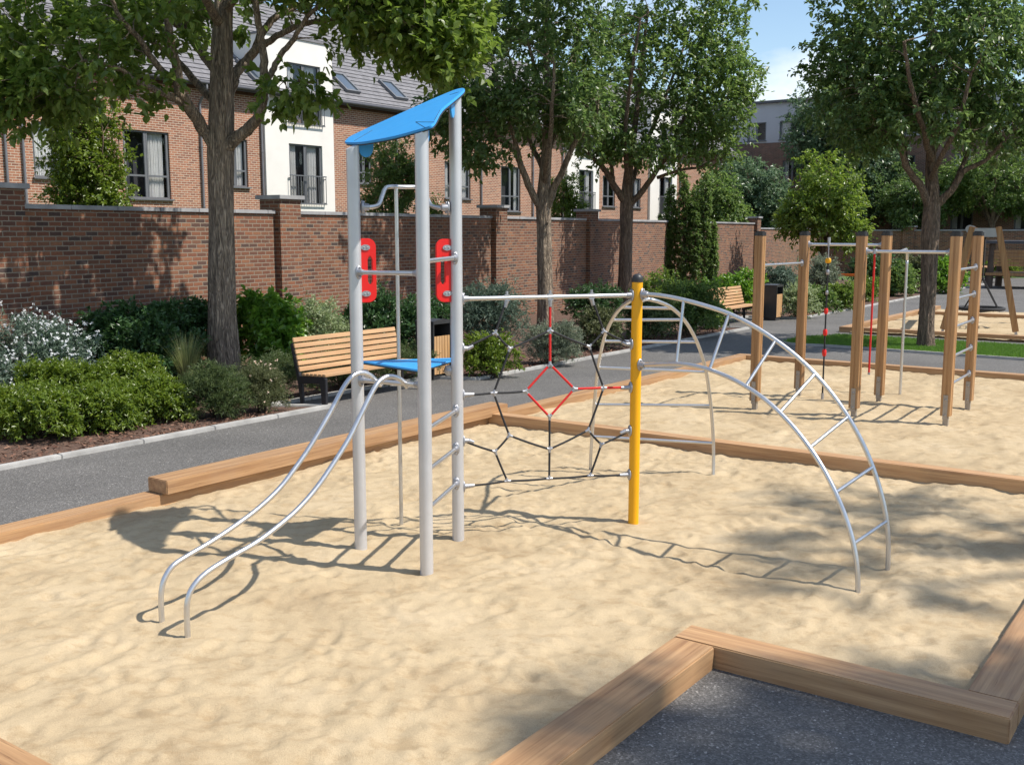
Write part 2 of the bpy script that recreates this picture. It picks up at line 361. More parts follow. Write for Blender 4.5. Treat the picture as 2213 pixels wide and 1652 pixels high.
def clump_leaves(rg, C, out, K, J, tl, L0, W0, up=.9, spread=.7, droop=.25, flat=.45):
    """leaves along K short twiglets at every clump centre C, out = outward direction"""
    m = len(C)
    td = nrm(out[:, None, :] * .7 + rg.normal(size=(m, K, 3)) * spread + np.array([0, 0, .1]))
    tlen = tl * rg.uniform(.5, 1.15, (m, K, 1))
    t = rg.uniform(.12, 1.0, (m, K, J, 1))
    pos = C[:, None, None, :] + td[:, :, None, :] * tlen[:, :, None, :] * t + rg.normal(size=(m, K, J, 3)) * tl * .05 - np.array([0, 0, 1]) * (t ** 2) * tl * .18
    ld = td[:, :, None, :] * .6 + rg.normal(size=(m, K, J, 3)) * .55 - np.array([0, 0, droop])
    nn = np.array([0, 0, up]) + rg.normal(size=(m, K, J, 3)) * flat + out[:, None, None, :] * .55
    n = m * K * J
    s = rg.uniform(.7, 1.2, n)
    return pos.reshape(-1, 3), ld.reshape(-1, 3), nn.reshape(-1, 3), L0 * s, W0 * s
def sample_crown(rg, ells, hollow=.45):
    out = []
    for (c, r, n) in ells:
        c = np.array(c, float); r = np.array(r, float); acc = []
        ph = rg.uniform(0, 6.28, 6); ax = nrm(rg.normal(size=(6, 3))) * rg.uniform(2.5, 5.5, (6, 1))
        while len(acc) < n:
            best = None; bd = -1
            for _ in range(5):
                d = nrm(rg.normal(size=3)); q = (hollow + (1 - hollow) * rg.uniform() ** .6)
                q *= 1 + .16 * np.sin(ax @ d + ph).sum() / 2.4
                p = c + d * r * q
                dd = min((np.linalg.norm(p - w) for w in acc[-160:]), default=9)
                if dd > bd: bd = dd; best = p
            acc.append(best)
        out += acc
    return np.array(out)
def add_tree(name, label, group, trunk, limbs, ells, lm, bark, seed, K=6, J=10, tl=.42, L0=.11, W0=.062, hi=True, hollow=.45, tmin=.006, nseg=12):
    """trunk: [(pos, radius)...]; limbs: [(points, r0, r1)...]; ells: crown volumes filled with twig clumps"""
    rg = np.random.default_rng(seed)
    base = np.array(trunk[0][0], float); base[2] = 0
    t = thing(name, label, 'tree', base, group)
    mb = MB()
    tp = spline([q for q, _ in trunk], 8); tr = np.interp(np.linspace(0, 1, len(tp)), np.linspace(0, 1, len(trunk)), [r for _, r in trunk])
    n = nseg + 8
    # trunk with fluted, uneven rings
    wob = 1 + .05 * np.sin(np.linspace(0, 9, len(tp)) + seed); n = nseg * 4; mb.tube(tp, tr * wob, n)
    for i in range(len(tp)):
        for j in range(n):
            a_ = j * 2 * math.pi / n; e_ = .035 * math.sin(7 * a_ + i * .21 + seed) + .03 * math.sin(11 * a_ - i * .33) + .022 * math.sin(19 * a_ + 1.7 * math.sin(i * .4))
            q_ = np.array(mb.v[i * n + j]); mb.v[i * n + j] = tuple(tp[i] + (q_ - tp[i]) * (1 + e_))
    nodes = [tp[len(tp) * 2 // 3:]]; nrad = [tr[len(tp) * 2 // 3:]]
    for pts, r0, r1 in limbs:
        p = spline(pts, 7); r = np.linspace(r0, r1, len(p)); p = p + np.cumsum(rg.normal(size=p.shape) * .008, 0)
        mb.tube(p, r, nseg); nodes.append(p[3:]); nrad.append(r[3:])
    nodes = np.concatenate(nodes); nrad = np.concatenate(nrad)
    ctr = sample_crown(rg, ells, hollow)
    d0 = np.array([np.min(np.linalg.norm(nodes - c, axis=1)) for c in ctr]); order = np.argsort(d0)
    outs = np.zeros_like(ctr); cc = np.mean(ctr, 0); cc[2] -= .5
    for i in order:
        c = ctr[i]; dv = nodes - c; dist = np.linalg.norm(dv, axis=1) + np.maximum(0, dv[:, 2]) * .5 + .25 * (nrad < .012)
        j = int(np.argmin(dist)); s = nodes[j]; ln = np.linalg.norm(c - s)
        r0 = min(nrad[j] * .75, .008 + .014 * ln); r0 = max(r0, tmin)
        mid = (s + c) / 2 + rg.normal(size=3) * ln * .09 + np.array([0, 0, .06 * ln])
        p = spline([s, mid, c], 3); rr = np.linspace(r0, tmin * .7, len(p))
        mb.tube(p, rr, 5, False); nodes = np.vstack([nodes, p[2:]]); nrad = np.concatenate([nrad, rr[2:]])
        outs[i] = nrm(nrm(c - s) + .5 * nrm(c - cc))
    mb.build('trunk', bark, t)
    a = clump_leaves(rg, ctr, outs, K, J, tl, L0, W0, up=1.0, flat=.3)
    vv, ff, k = leaf_arrays(*a, hi=hi)
    fast_mesh('crown', vv, ff, k, lm, t)
    return t
def dome_points(rg, n, rx, ry, h, lumps, z0=.04, inner=.55):
    lc = []
    for _ in range(lumps):
        a = rg.uniform(0, 6.28); q = rg.uniform(.0, .62) ** .7
        lc.append((q * math.cos(a) * rx, q * math.sin(a) * ry, rg.uniform(.42, .62), rg.uniform(.78, 1.0)))
    pts = []; outs = []
    while len(pts) < n:
        cx, cy, s, hh = lc[rg.integers(len(lc))]
        d = nrm(rg.normal(size=3)); 
        if d[2] < -.25: d[2] *= -1
        q = inner + (1 - inner) * rg.uniform() ** .5
        p = np.array([cx + d[0] * rx * s * q, cy + d[1] * ry * s * q, max(z0, h * hh * (.35 + .65 * d[2] * q))])
        pts.append(p); outs.append(nrm(d * np.array([1, 1, .8]) + np.array([0, 0, .25])))
    return np.array(pts), np.array(outs)
def add_shrub(name, label, center, rx, ry, h, lm, seed, n=220, K=4, J=8, tl=.16, L0=.06, W0=.03, lumps=7, up=.7, spread=.7, droop=.0, flat=.6, hi=False, flowers=None, group=None, cat='shrub', inner=.5, stems=8, rot=None, fold=.18):
    rg = np.random.default_rng(seed); center = np.array(center, float)
    t = thing(name, label, cat, center, group)
    p, o = dome_points(rg, n, rx, ry, h, lumps, inner=inner)
    rz = -TH if rot is None else rot          # long axis rx lies along the path
    c_, s_ = math.cos(math.pi / 2 + rz), math.sin(math.pi / 2 + rz); Rm = np.array([[c_, -s_, 0], [s_, c_, 0], [0, 0, 1]])
    p = p @ Rm.T + center; o = o @ Rm.T
    a = clump_leaves(rg, p, o, K, J, tl, L0, W0, up=up, spread=spread, droop=droop, flat=flat)
    vv, ff, k = leaf_arrays(*a, hi=hi, fold=fold); vv[:, 2] = np.maximum(vv[:, 2], .012)
    fast_mesh('foliage', vv, ff, k, lm, t)
    mb = MB()
    for i in rg.choice(len(p), min(stems * 3, len(p)), False):
        b = center + np.array([*rg.normal(size=2) * .06, 0]); b[2] = -.02
        mb.tube(spline([b, (b + p[i]) / 2 + np.array([0, 0, .08]), p[i]], 3), [.012, .01, .009, .008, .006, .005, .004], 5, False)
    mb.build('stem', M['stem'], t)
    if flowers:
        fm, fn, fs = flowers
        idx = rg.choice(len(p), fn); q = p[idx] + o[idx] * tl * rg.uniform(.7, 1.25, (fn, 1)) + rg.normal(size=(fn, 3)) * .02
        keep = (o[idx][:, 2] > -.05); q = q[keep]; oo = o[idx][keep]
        m_ = len(q); a = clump_leaves(rg, q, oo, 1, 7, fs * 1.1, fs * .62, fs * .5, spread=.4, flat=.8)
        vv, ff, k = leaf_arrays(*a, hi=False); fast_mesh('flower', vv, ff, k, fm, t)
    return t

# ================================================================== SETTING
def sheet(name, poly, z, mat, kind='structure'):
    me = bpy.data.meshes.new(name); me.from_pydata([tuple(G(a, b, z)) for a, b in poly], [], [tuple(range(len(poly)))])
    me.materials.append(mat); o = link_mesh(name, me)
    if me.polygons[0].normal.z < 0: me.flip_normals()
    return tag(o, kind=kind)
me = bpy.data.meshes.new('ground'); S = 400
me.from_pydata([(-S, -S, -.02), (S, -S, -.02), (S, S, -.02), (-S, S, -.02)], [], [(0, 1, 2, 3)]); me.materials.append(M['turf'])
tag(link_mesh('ground', me), kind='structure')
sheet('path', [(-15, -12.6), (-15, 12), (60, 12), (60, -12.6)], 0.0, M['asphalt'])

# planting bed soil and its kerb (with alcoves for the benches)
KB = -10.3
kerb_line = [(-6, KB), (10.15, KB), (9.55, -11.05), (13.15, -11.05), (13.45, KB), (24.55, KB), (24.1, -11.75), (27.95, -11.75), (28.2, KB), (52, KB)]
sheet('planting_bed', kerb_line + [(52, -24), (-6, -24)], .02, M['soil'])
mb = MB()
for (a0, b0), (a1, b1) in zip(kerb_line, kerb_line[1:]):
    p, q = G(a0, b0), G(a1, b1); ln = np.linalg.norm(q - p); d = (q - p) / ln; s = np.cross(d, ZUP)
    nn = max(1, round(ln / 1.0))
    for i in range(nn):
        l0 = ln * i / nn; l1 = ln * (i + 1) / nn - .006
        mb.box(p + d * (l0 + l1) / 2 + ZUP * (.0 + random.uniform(0, .003)), (l1 - l0, .1, .09), (d, s, ZUP))
tag(mb.build('kerb', M['kerb'], bevel=.008), kind='structure')
# loose bark chips on the soil near the kerb
rg = np.random.default_rng(3); nC = 9000
aa = rg.uniform(3, 30, nC); bb = KB - .06 - rg.uniform(0, 1, nC) ** 1.5 * 1.6
keep = ~(((aa > 9.4) & (aa < 13.5) & (bb > -11.15)) | ((aa > 24) & (aa < 28.3) & (bb > -11.85)))
aa, bb = aa[keep], bb[keep]; pos = U * aa[:, None] + V * bb[:, None] + ZUP * rg.uniform(.022, .05, len(aa))[:, None]
v, f, k = leaf_arrays(pos, np.c_[rg.normal(size=(len(aa), 2)), rg.normal(size=len(aa)) * .25], np.array([0, 0, 1]) + rg.normal(size=(len(aa), 3)) * .5, rg.uniform(.03, .09, len(aa)), rg.uniform(.012, .03, len(aa)), True, .05, 0)
o = fast_mesh('bark_chips', v, f, k, M['chip']); tag(o, 'loose reddish brown bark chips covering the soil of the planting bed', 'mulch', kind='stuff')

# ------------------------------------------------------------------ sand
def vnoise(X, Y, sc, seed):
    g = np.random.default_rng(seed).uniform(-1, 1, (260, 260)); x = X * sc + 50; y = Y * sc + 50
    xi = np.floor(x).astype(int); yi = np.floor(y).astype(int); fx = x - xi; fy = y - yi
    fx = fx * fx * fx * (fx * (fx * 6 - 15) + 10); fy = fy * fy * fy * (fy * (fy * 6 - 15) + 10)
    q = lambda i, j: g[i % 260, j % 260]
    return (q(xi, yi) * (1 - fx) + q(xi + 1, yi) * fx) * (1 - fy) + (q(xi, yi + 1) * (1 - fx) + q(xi + 1, yi + 1) * fx) * fy
def make_sand(name, a0, a1, b0, b1, res, seed, hole=None, dents=900, base=.045):
    na = int((a1 - a0) / res) + 1; nb = int((b1 - b0) / res) + 1
    A, B = np.meshgrid(np.linspace(a0, a1, na), np.linspace(b0, b1, nb), indexing='ij')
    wx = A + .25 * vnoise(A, B, 1.3, seed + 9); wy = B + .25 * vnoise(A, B, 1.3, seed + 10)
    h = .013 * vnoise(wx, wy, 1.1, seed) + .011 * vnoise(wx, wy, 2.4, seed + 1) + .011 * vnoise(wx * .75, wy * 1.3, 5.0, seed + 2) + .0075 * vnoise(wx * .8, wy * 1.25, 9.5, seed + 3) + .003 * vnoise(wx, wy, 18, seed + 4)
    rg = np.random.default_rng(seed)
    for _ in range(dents):
        ca, cb = rg.uniform(a0, a1), rg.uniform(b0, b1); r1 = rg.uniform(.022, .04) if rg.uniform() < .72 else rg.uniform(.05, .10); r2 = r1 * rg.uniform(.4, .8); an = rg.uniform(0, 3.14); dep = rg.uniform(.07, .19) * r1 * .8
        i0 = max(0, int((ca - a0 - .3) / res)); i1 = min(na, int((ca - a0 + .3) / res) + 1); j0 = max(0, int((cb - b0 - .3) / res)); j1 = min(nb, int((cb - b0 + .3) / res) + 1)
        da = A[i0:i1, j0:j1] - ca; db = B[i0:i1, j0:j1] - cb
        x = (da * math.cos(an) + db * math.sin(an)) / r1; y = (-da * math.sin(an) + db * math.cos(an)) / r2; q = x * x + y * y
        h[i0:i1, j0:j1] += -dep * np.exp(-q * 1.2) + dep * .55 * np.exp(-(np.sqrt(q) - 1.45) ** 2 * 4)
    h = np.maximum(.006, base + h)
    P = U * A[..., None] + V * B[..., None] + ZUP * h[..., None]
    idx = np.arange(na * nb).reshape(na, nb)
    q = np.stack([idx[:-1, :-1], idx[:-1, 1:], idx[1:, 1:], idx[1:, :-1]], -1)
    if hole is not None:
        ha, hb = hole; ctr_a = (A[:-1, :-1] + A[1:, 1:]) / 2; ctr_b = (B[:-1, :-1] + B[1:, 1:]) / 2
        q = q[~((ctr_a < ha) & (ctr_b > hb))]
    q = q.reshape(-1, 4)
    o = fast_mesh(name, P.reshape(-1, 3), q[:, ::-1].ravel(), 4, M['sand'], smooth=True)
    if o.data.polygons[0].normal.z < 0: o.data.flip_normals()
    return tag(o, kind='structure')
make_sand('sand', 2.2, 10.3, -7.75, -.95, .022, 21, hole=(5.25, -2.4), dents=5200)
make_sand('sand', 10.3, 18.3, -7.75, 1.5, .034, 44, dents=3600)
make_sand('sand', 24.95, 33.5, -7.9, 3, .07, 66, dents=150)

# ------------------------------------------------------------------ timber edging
def beam(A, B, w, z0, z1, label, bev=.007):
    p = G(*A); q = G(*B); ln = np.linalg.norm(q - p); d = (q - p) / ln
    mb = MB(); h = z1 - z0; mb.box((0, 0, 0), (ln, w, h))
    o = mb.build('timber_beam', M['beam'], bevel=bev, seg=2)
    o.location = tuple((p + q) / 2 + ZUP * (z0 + z1) / 2); o.rotation_euler = (0, 0, math.atan2(d[1], d[0]))
    return tag(o, label, 'timber edging', 'timber beams edging the sandpits')
hb = .13
beam((1.9, -7.76), (10.56, -7.76), .22, -.05, hb, 'long low timber beam between path and front sandpit, partly under the raised beam')
beam((5.47, -7.715), (10.54, -7.715), .27, hb + .003, hb + .13, 'raised timber beam stacked on the low path side beam')
beam((10.565, -7.76), (18.195, -7.76), .22, -.05, hb - .002, 'timber beam between path and the sandpit of wooden posts')
beam((10.30, -7.645), (10.30, 1.5), .18, -.05, .172, 'timber beam dividing the two sandpits behind the yellow post')
beam((18.31, -7.87), (18.31, 1.5), .22, -.05, hb, 'far timber beam behind the wooden climbing posts')
beam((5.26, -2.545), (5.26, -.79), .22, -.05, hb, 'short foreground timber beam across the top of the dark asphalt notch')
beam((1.5, -2.42), (5.146, -2.42), .25, -.05, hb - .002, 'foreground timber beam running to the bottom edge beside the asphalt notch')
beam((5.373, -.91), (10.36, -.91), .24, -.05, hb - .003, 'timber beam at the right edge of the photo with sand on its left')
beam((2.19, -7.63), (2.19, -2.55), .22, -.05, hb - .004, 'timber beam cut by the bottom left corner of the photo')
c2 = at(1812, 717, 0); a2, b2 = ab(c2)
beam((a2 + .1, b2), (a2 + .1, 4), .2, -.05, .13, 'front timber beam of the distant swing sandpit beyond the grass')
beam((a2 + .205, b2 + .1), (a2 + 9, b2 + .1), .2, -.05, .128, 'side timber beam of the distant swing sandpit along the path')
a3 = ab(at(2100, 678, .1))[0]
beam((a3, b2 + .205), (a3, 4), .2, -.05, .126, 'back timber beam of the distant swing sandpit behind the basket swing')

# ------------------------------------------------------------------ grass island behind the wooden posts
gp = []
gl = [at(1690, 742), at(1730, 733), at(1800, 729), at(1900, 732), at(2212, 752), at(2212, 782), at(2000, 764), at(1800, 750), at(1720, 746)]
ga = [ab(q) for q in gl]
ext = 6.0
ga[4] = (ga[4][0], ga[4][1] + ext); ga[5] = (ga[4][0] - 2.55, ga[5][1] + ext)
gs = spline([(a, b, 0) for a, b in ga[:5]], 5).tolist() + spline([(a, b, 0) for a, b in ga[5:] + ga[:1]], 5).tolist()
gpoly = [(p[0], p[1]) for p in gs[:-1]]
sheet('lawn', gpoly, .03, M['turf'])
mb = MB(); n_ = len(gpoly); cen = np.mean(np.array(gpoly), 0)
for i in range(n_):
    p = G(*gpoly[i]); q = G(*gpoly[(i + 1) % n_]); ln = np.linalg.norm(q - p)
    if ln < .02: continue
    d = (q - p) / ln; mb.box((p + q) / 2 + ZUP * .01, (ln, .07, .08), (d, np.cross(d, ZUP), ZUP))
tag(mb.build('lawn_kerb', M['kerb']), kind='structure')
def inside(px, py, poly):
    r_ = np.zeros(len(px), bool); j = len(poly) - 1
    for i in range(len(poly)):
        xi, yi = poly[i]; xj, yj = poly[j]
        c_ = ((yi > py) != (yj > py)) & (px < (xj - xi) * (py - yi) / (yj - yi + 1e-12) + xi); r_ ^= c_; j = i
    return r_
rg = np.random.default_rng(8); amin = min(p[0] for p in gpoly); amax = max(p[0] for p in gpoly); bmin = min(p[1] for p in gpoly)
pa = rg.uniform(amin, amax, 90000); pb = rg.uniform(bmin, bmin + 9, 90000); kk = inside(pa, pb, gpoly); pa, pb = pa[kk], pb[kk]; n_ = len(pa)
pos = U * pa[:, None] + V * pb[:, None] + ZUP * .03
v, f, k = leaf_arrays(pos, np.c_[rg.normal(size=(n_, 2)) * .5, np.ones(n_)], rg.normal(size=(n_, 3)), rg.uniform(.03, .085, n_), rg.uniform(.006, .012, n_), False, .02, .1)
tag(fast_mesh('grass', v, f, k, LM['lawn']), 'short green grass growing on the kerbed island behind the wooden posts', 'grass', kind='stuff')

# ================================================================== BOUNDARY WALL
WA = math.atan((2350 - 1106) / math.hypot(F, 326)); WD = np.array([math.sin(WA), math.cos(WA), 0]); WN = np.array([WD[1], -WD[0], 0])
dep = 21.0; W0 = np.array([(605 - 1106) / math.hypot(F, 326) * dep, dep, 0.0])
def wall_s(xd):  # distance along the wall at which image column xd is met
    q = on_plane(xd, 500, W0, WN); return float((q - W0) @ WD)
def make_wall(name, label, origin, d, segs, piers, th=.22, h_=2.81):
    rz = math.atan2(d[1], d[0]); t = thing(name, label, 'wall', origin, None, rz); ORG[t.name] = np.zeros(3)
    for (s0, s1, h) in segs:
        mb = MB(); mb.box(((s0 + s1) / 2, 0, h / 2 - .1), (s1 - s0, th, h + .2 - .075)); mb.build('brickwork', M['brick_wall'], t, local=True, uv=True)
        mb = MB(); x = s0
        while x < s1 - .05:
            x2 = min(x + .9, s1); mb.box(((x + x2) / 2, 0, h - .0375), (x2 - x - .006, th + .09, .07)); x = x2
        mb.build('coping', M['coping'], t, bevel=.006, local=True)
    for (s, w, h) in piers:
        mb = MB(); mb.box((s, -.005, h / 2 - .1), (w, w * .82, h + .2 - .09)); p = mb.build('brick_pier', M['brick_wall'], t, local=True, uv=True)
        mb = MB(); mb.box((s, -.005, h - .04), (w + .13, w * .82 + .13, .08)); mb.build('pier_cap', M['coping'], p, bevel=.008, local=True)
    return t
pc = [wall_s(x) for x in (-8, 607, 1066, 1268, 1628)]
cuts = [pc[0] - 7] + pc + [pc[-1] + 14]
segs = []
for i in range(len(cuts) - 1):
    segs.append((cuts[i] + (.31 if i > 0 else 0), cuts[i + 1] - (.31 if i < len(cuts) - 2 else 0), 2.81 if i < 5 else 2.58))
make_wall('garden_wall', 'long dark red brick wall with grey coping and piers behind the planting bed', tuple(W0), WD, segs, [(s, .62, 3.1) for i, s in enumerate(pc)])
far0 = W0 + WD * (pc[-1] + 14.3); far0[2] = 0
fsegs = []; x = 0
for L_ in (5.2, 7.5, 7.5, 7.5, 7.5, 7.5): fsegs.append((x + (.3 if x else 0), x + L_ - .3, 2.5)); x += L_
make_wall('garden_wall', 'far shaded brick wall closing off the park behind the swing frame', tuple(far0), V, fsegs, [(s, .6, 2.72) for s in (5.2, 12.7, 20.2, 27.7, 35.2)])

# ================================================================== HOUSES
def wall_faces(mb, x0, x1, z0, z1, holes, rev=.12, y=0.0):
    xs = sorted({x0, x1, *[h[0] for h in holes], *[h[1] for h in holes]}); zs = sorted({z0, z1, *[h[2] for h in holes], *[h[3] for h in holes]})
    for i in range(len(xs) - 1):
        for j in range(len(zs) - 1):
            cx = (xs[i] + xs[i + 1]) / 2; cz = (zs[j] + zs[j + 1]) / 2
            if any(h[0] < cx < h[1] and h[2] < cz < h[3] for h in holes): continue
            mb.add([(xs[i], y, zs[j]), (xs[i + 1], y, zs[j]), (xs[i + 1], y, zs[j + 1]), (xs[i], y, zs[j + 1])], [(0, 1, 2, 3)])
    for a, b, c, d in holes:
        for q in ([(a, y, c), (b, y, c), (b, y + rev, c), (a, y + rev, c)], [(a, y, d), (a, y + rev, d), (b, y + rev, d), (b, y, d)],
                  [(a, y, c), (a, y + rev, c), (a, y + rev, d), (a, y, d)], [(b, y, c), (b, y, d), (b, y + rev, d), (b, y + rev, c)]):
            mb.add(q, [(0, 1, 2, 3)])
def window(par, x0, x1, z0, z1, y, kind='casement', curtain=(.0, .45), door=False):
    mb = MB(); w = .055; yy = y + .09
    cx = (x0 + x1) / 2; cz = (z0 + z1) / 2
    mb.box((x0 + w / 2, yy, cz), (w, .06, z1 - z0)); mb.box((x1 - w / 2, yy, cz), (w, .06, z1 - z0))
    mb.box((cx, yy, z1 - w / 2), (x1 - x0 - 2 * w, .06, w)); mb.box((cx, yy, z0 + w / 2), (x1 - x0 - 2 * w, .06, w))
    mb.box((cx, yy, cz), (w * 1.1, .056, z1 - z0 - 2 * w))
    if kind == 'casement':
        zt = z0 + (z1 - z0) * .34
        for a, b in ((x0 + w, cx - w * .55), (cx + w * .55, x1 - w)): mb.box(((a + b) / 2, yy - .004, zt), (b - a, .06, w * 1.1))
    for a, b in ((x0 + w, cx - w * .55), (cx + w * .55, x1 - w)):   # opening sashes
        for q in (a + .018, b - .018): mb.box((q, yy - .012, cz), (.036, .05, z1 - z0 - 2 * w - .01))
    if not door: mb.box((cx, y - .02, z0 - .025), (x1 - x0 + .12, .16, .045))
    fr = mb.build('window', M['window_grey'], par, local=True)
    mb = MB(); mb.add([(x0 + .03, yy + .012, z0 + .03), (x1 - .03, yy + .012, z0 + .03), (x1 - .03, yy + .012, z1 - .03), (x0 + .03, yy + .012, z1 - .03)], [(0, 1, 2, 3)])
    mb.build('pane', M['glass'], fr, local=True)
    mb = MB(); mb.box((cx, y + .62, cz), (x1 - x0 + .3, .04, z1 - z0 + .3)); mb.build('dark_backing', M['dark_backing'], fr, local=True)  # flat panel behind the pane; the room's dimness is put into its colour
    if curtain:
        n = 60
        for (c0, c1) in (curtain if isinstance(curtain[0], tuple) else (curtain,)):
            mb = MB()
            xs = np.linspace(x0 + (x1 - x0) * c0 + .03, x0 + (x1 - x0) * c1 - .03, n); ys = y + .21 + .03 * np.sin(np.arange(n) * .95) + .01 * np.sin(np.arange(n) * .37)
            vs = [(a, b, z1 - .02) for a, b in zip(xs, ys)] + [(a, b + .01, z0 + .03) for a, b in zip(xs, ys)]
            mb.add(vs, [(i, i + 1, n + i + 1, n + i) for i in range(n - 1)], True)
            mb.build('curtain', M['curtain'], fr, local=True)
    return fr
HB = -29.6; ho = G(0, HB)
house = thing('brick_house', 'long terrace of red brick houses with slate roof and white bays behind the wall', 'house', tuple(ho), None, math.atan2(U[1], U[0]))
ORG[house.name] = np.zeros(3)     # local frame: x along the street, +y into the building
EZ = 7.5
zA, zB = 3.45, 5.6
wins = [(17.33, 19.02, 3.98, zB, ((0, .42),)), (20.35, 22.08, 3.45, zB, ((.02, .14), (.58, .94))), (24.3, 25.36, 3.95, zB, ((.3, .95),)), (30.9, 31.75, 4.3, 5.55, ((.1, .5),)),
        (36.4, 38.25, 3.85, 5.45, ((.0, .25), (.7, 1))), (40.6, 42.2, 3.35, 5.45, ((0, .2), (.8, 1))), (50.0, 51.35, 3.75, 5.4, ((0, .3),)), (53.1, 54.3, 3.75, 5.4, ((.6, 1),)),
        (9.5, 11.2, 3.9, 5.6, ((0, .4),)), (12.8, 14.4, 3.9, 5.6, ((.5, 1),)), (62, 63.5, 3.8, 5.5, ((0, .4),)), (66, 67.5, 3.8, 5.5, ((0, .4),))]
bays = [(26.08, 29.5), (46.2, 49.4), (55.2, 58.6), (5.0, 8.2), (70.2, 73.6)]
mb = MB(); wall_faces(mb, -6, 85, -.1, EZ, [(a, b, c, d) for a, b, c, d, _ in wins] + [(a + 1.2, b - .55, zA - .05, zB) for a, b in bays], .12)
for x_ in (-6, 85): mb.add([(x_, 0, -.1), (x_, 10, -.1), (x_, 10, EZ), (x_, 5, 11.6), (x_, 0, EZ)], [(0, 1, 2, 3, 4)])
mb.add([(-6, 10, -.1), (85, 10, -.1), (85, 10, EZ), (-6, 10, EZ)], [(3, 2, 1, 0)])
mb.build('wall', M['brick_house'], house, local=True, uv=True)
for a, b, c, d, cu in wins: window(house, a, b, c, d, 0, 'casement', cu)
# dark soffit course under the eaves, roof of tile courses
mb = MB(); mb.box((39.5, -.012, EZ - .22), (91, .024, .3)); mb.build('eaves_course', plain('brick_dark_course', (.11, .055, .045), .9, 0, .25, 9), house, local=True)
PIT = math.atan((11.6 - EZ) / 5.0); cp, sp_ = math.cos(PIT), math.sin(PIT); slope = 5.0 / cp + .5; NR = 24
def roof_pt(x, s, off=0.0): return (x, -.38 + s * cp - off * sp_, EZ - .22 + s * sp_ + off * cp)
mb = MB(); rgr = np.random.default_rng(2)
for i in range(NR):
    s0 = slope * i / NR; s1 = slope * (i + 1) / NR + .03
    xs = np.arange(-6.4, 85.5, .33) + (.16 if i % 2 else 0)
    top = [roof_pt(x, s0, .05) for x in (xs[0], xs[-1])]
    for x0_, x1_ in zip(xs[::1], xs[1:]):
        j_ = rgr.uniform(0, .006)
        mb.add([roof_pt(x0_, s0, .048 + j_), roof_pt(x1_ - .008, s0, .048 + j_), roof_pt(x1_ - .008, s1, .018), roof_pt(x0_, s1, .018), roof_pt(x0_, s0, .0), roof_pt(x1_ - .008, s0, .0)], [(0, 1, 2, 3), (4, 5, 1, 0)])
roof = mb.build('roof', M['roof'], house, local=True)
mb = MB(); mb.add([roof_pt(-6.3, 0), roof_pt(85.3, 0), roof_pt(85.3, slope), roof_pt(-6.3, slope), (85.3, 10.4, EZ - .22), (-6.3, 10.4, EZ - .22)], [(0, 1, 2, 3), (3, 2, 4, 5)])
mb.box((39.5, 5, 11.67), (91.6, .3, .12)); mb.build('roof_deck', M['roof'], roof, local=True)
mb = MB(); mb.tube([(-6.4, -.46, EZ - .2), (85.4, -.46, EZ - .2)], .065, 10); mb.box((39.5, -.36, EZ - .2), (91.6, .06, .2)); mb.build('gutter', M['gutter'], house, local=True)
for px_ in (16.47, 17.0, 23.33, 25.98, 33.2, 39.0, 43.2, 45.9, 59.2):
    mb = MB(); mb.tube(spline([(px_, -.46, EZ - .25), (px_, -.44, EZ - .45), (px_, -.1, EZ - .8), (px_, -.07, EZ - 1.1)], 5), .042, 8)
    mb.tube([(px_, -.07, EZ - 1.1), (px_, -.07, 0)], .042, 8)
    for z_ in (1.2, 3.2, 5.2): mb.tube([(px_, -.07, z_), (px_, -.07, z_ + .06)], .052, 8)
    mb.build('downpipe', M['pipe'], house, local=True)
# skylights, found on the roof slope
rn = nrm(np.array([0, -sp_, cp])); Hm = np.array([U, -V, ZUP])   # local->world rows
def roof_hit(xd, yd):
    n_w = rn @ Hm; q0 = np.array(roof_pt(0, 0, .05)) @ Hm + ho
    q = on_plane(xd, yd, q0, n_w); l = Hm @ (q - ho); return l[0], (l[1] + .38) / cp
for c_ in ((742, 180), (847, 196), (545, 155), (270, 95)):
    xc, sc_ = roof_hit(*c_); w_, hh = .78, 1.25
    ax = (np.array([1., 0, 0]), np.array([0, cp, sp_]), np.array([0, -sp_, cp])); mb = MB()
    for dx_ in (-1, 1): mb.box(np.array(roof_pt(xc + dx_ * (w_ / 2 - .04), sc_, .1)), (.08, hh, .12), ax)
    for ds in (-1, 1): mb.box(np.array(roof_pt(xc, sc_ + ds * (hh / 2 - .04), .1)), (w_ - .16, .08, .118), ax)
    sk = mb.build('skylight', M['window_grey'], house, local=True)
    mb = MB(); mb.box(np.array(roof_pt(xc, sc_, .1)), (w_ - .15, hh - .15, .05), ax); mb.build('pane', M['roof_glass'], sk, local=True)
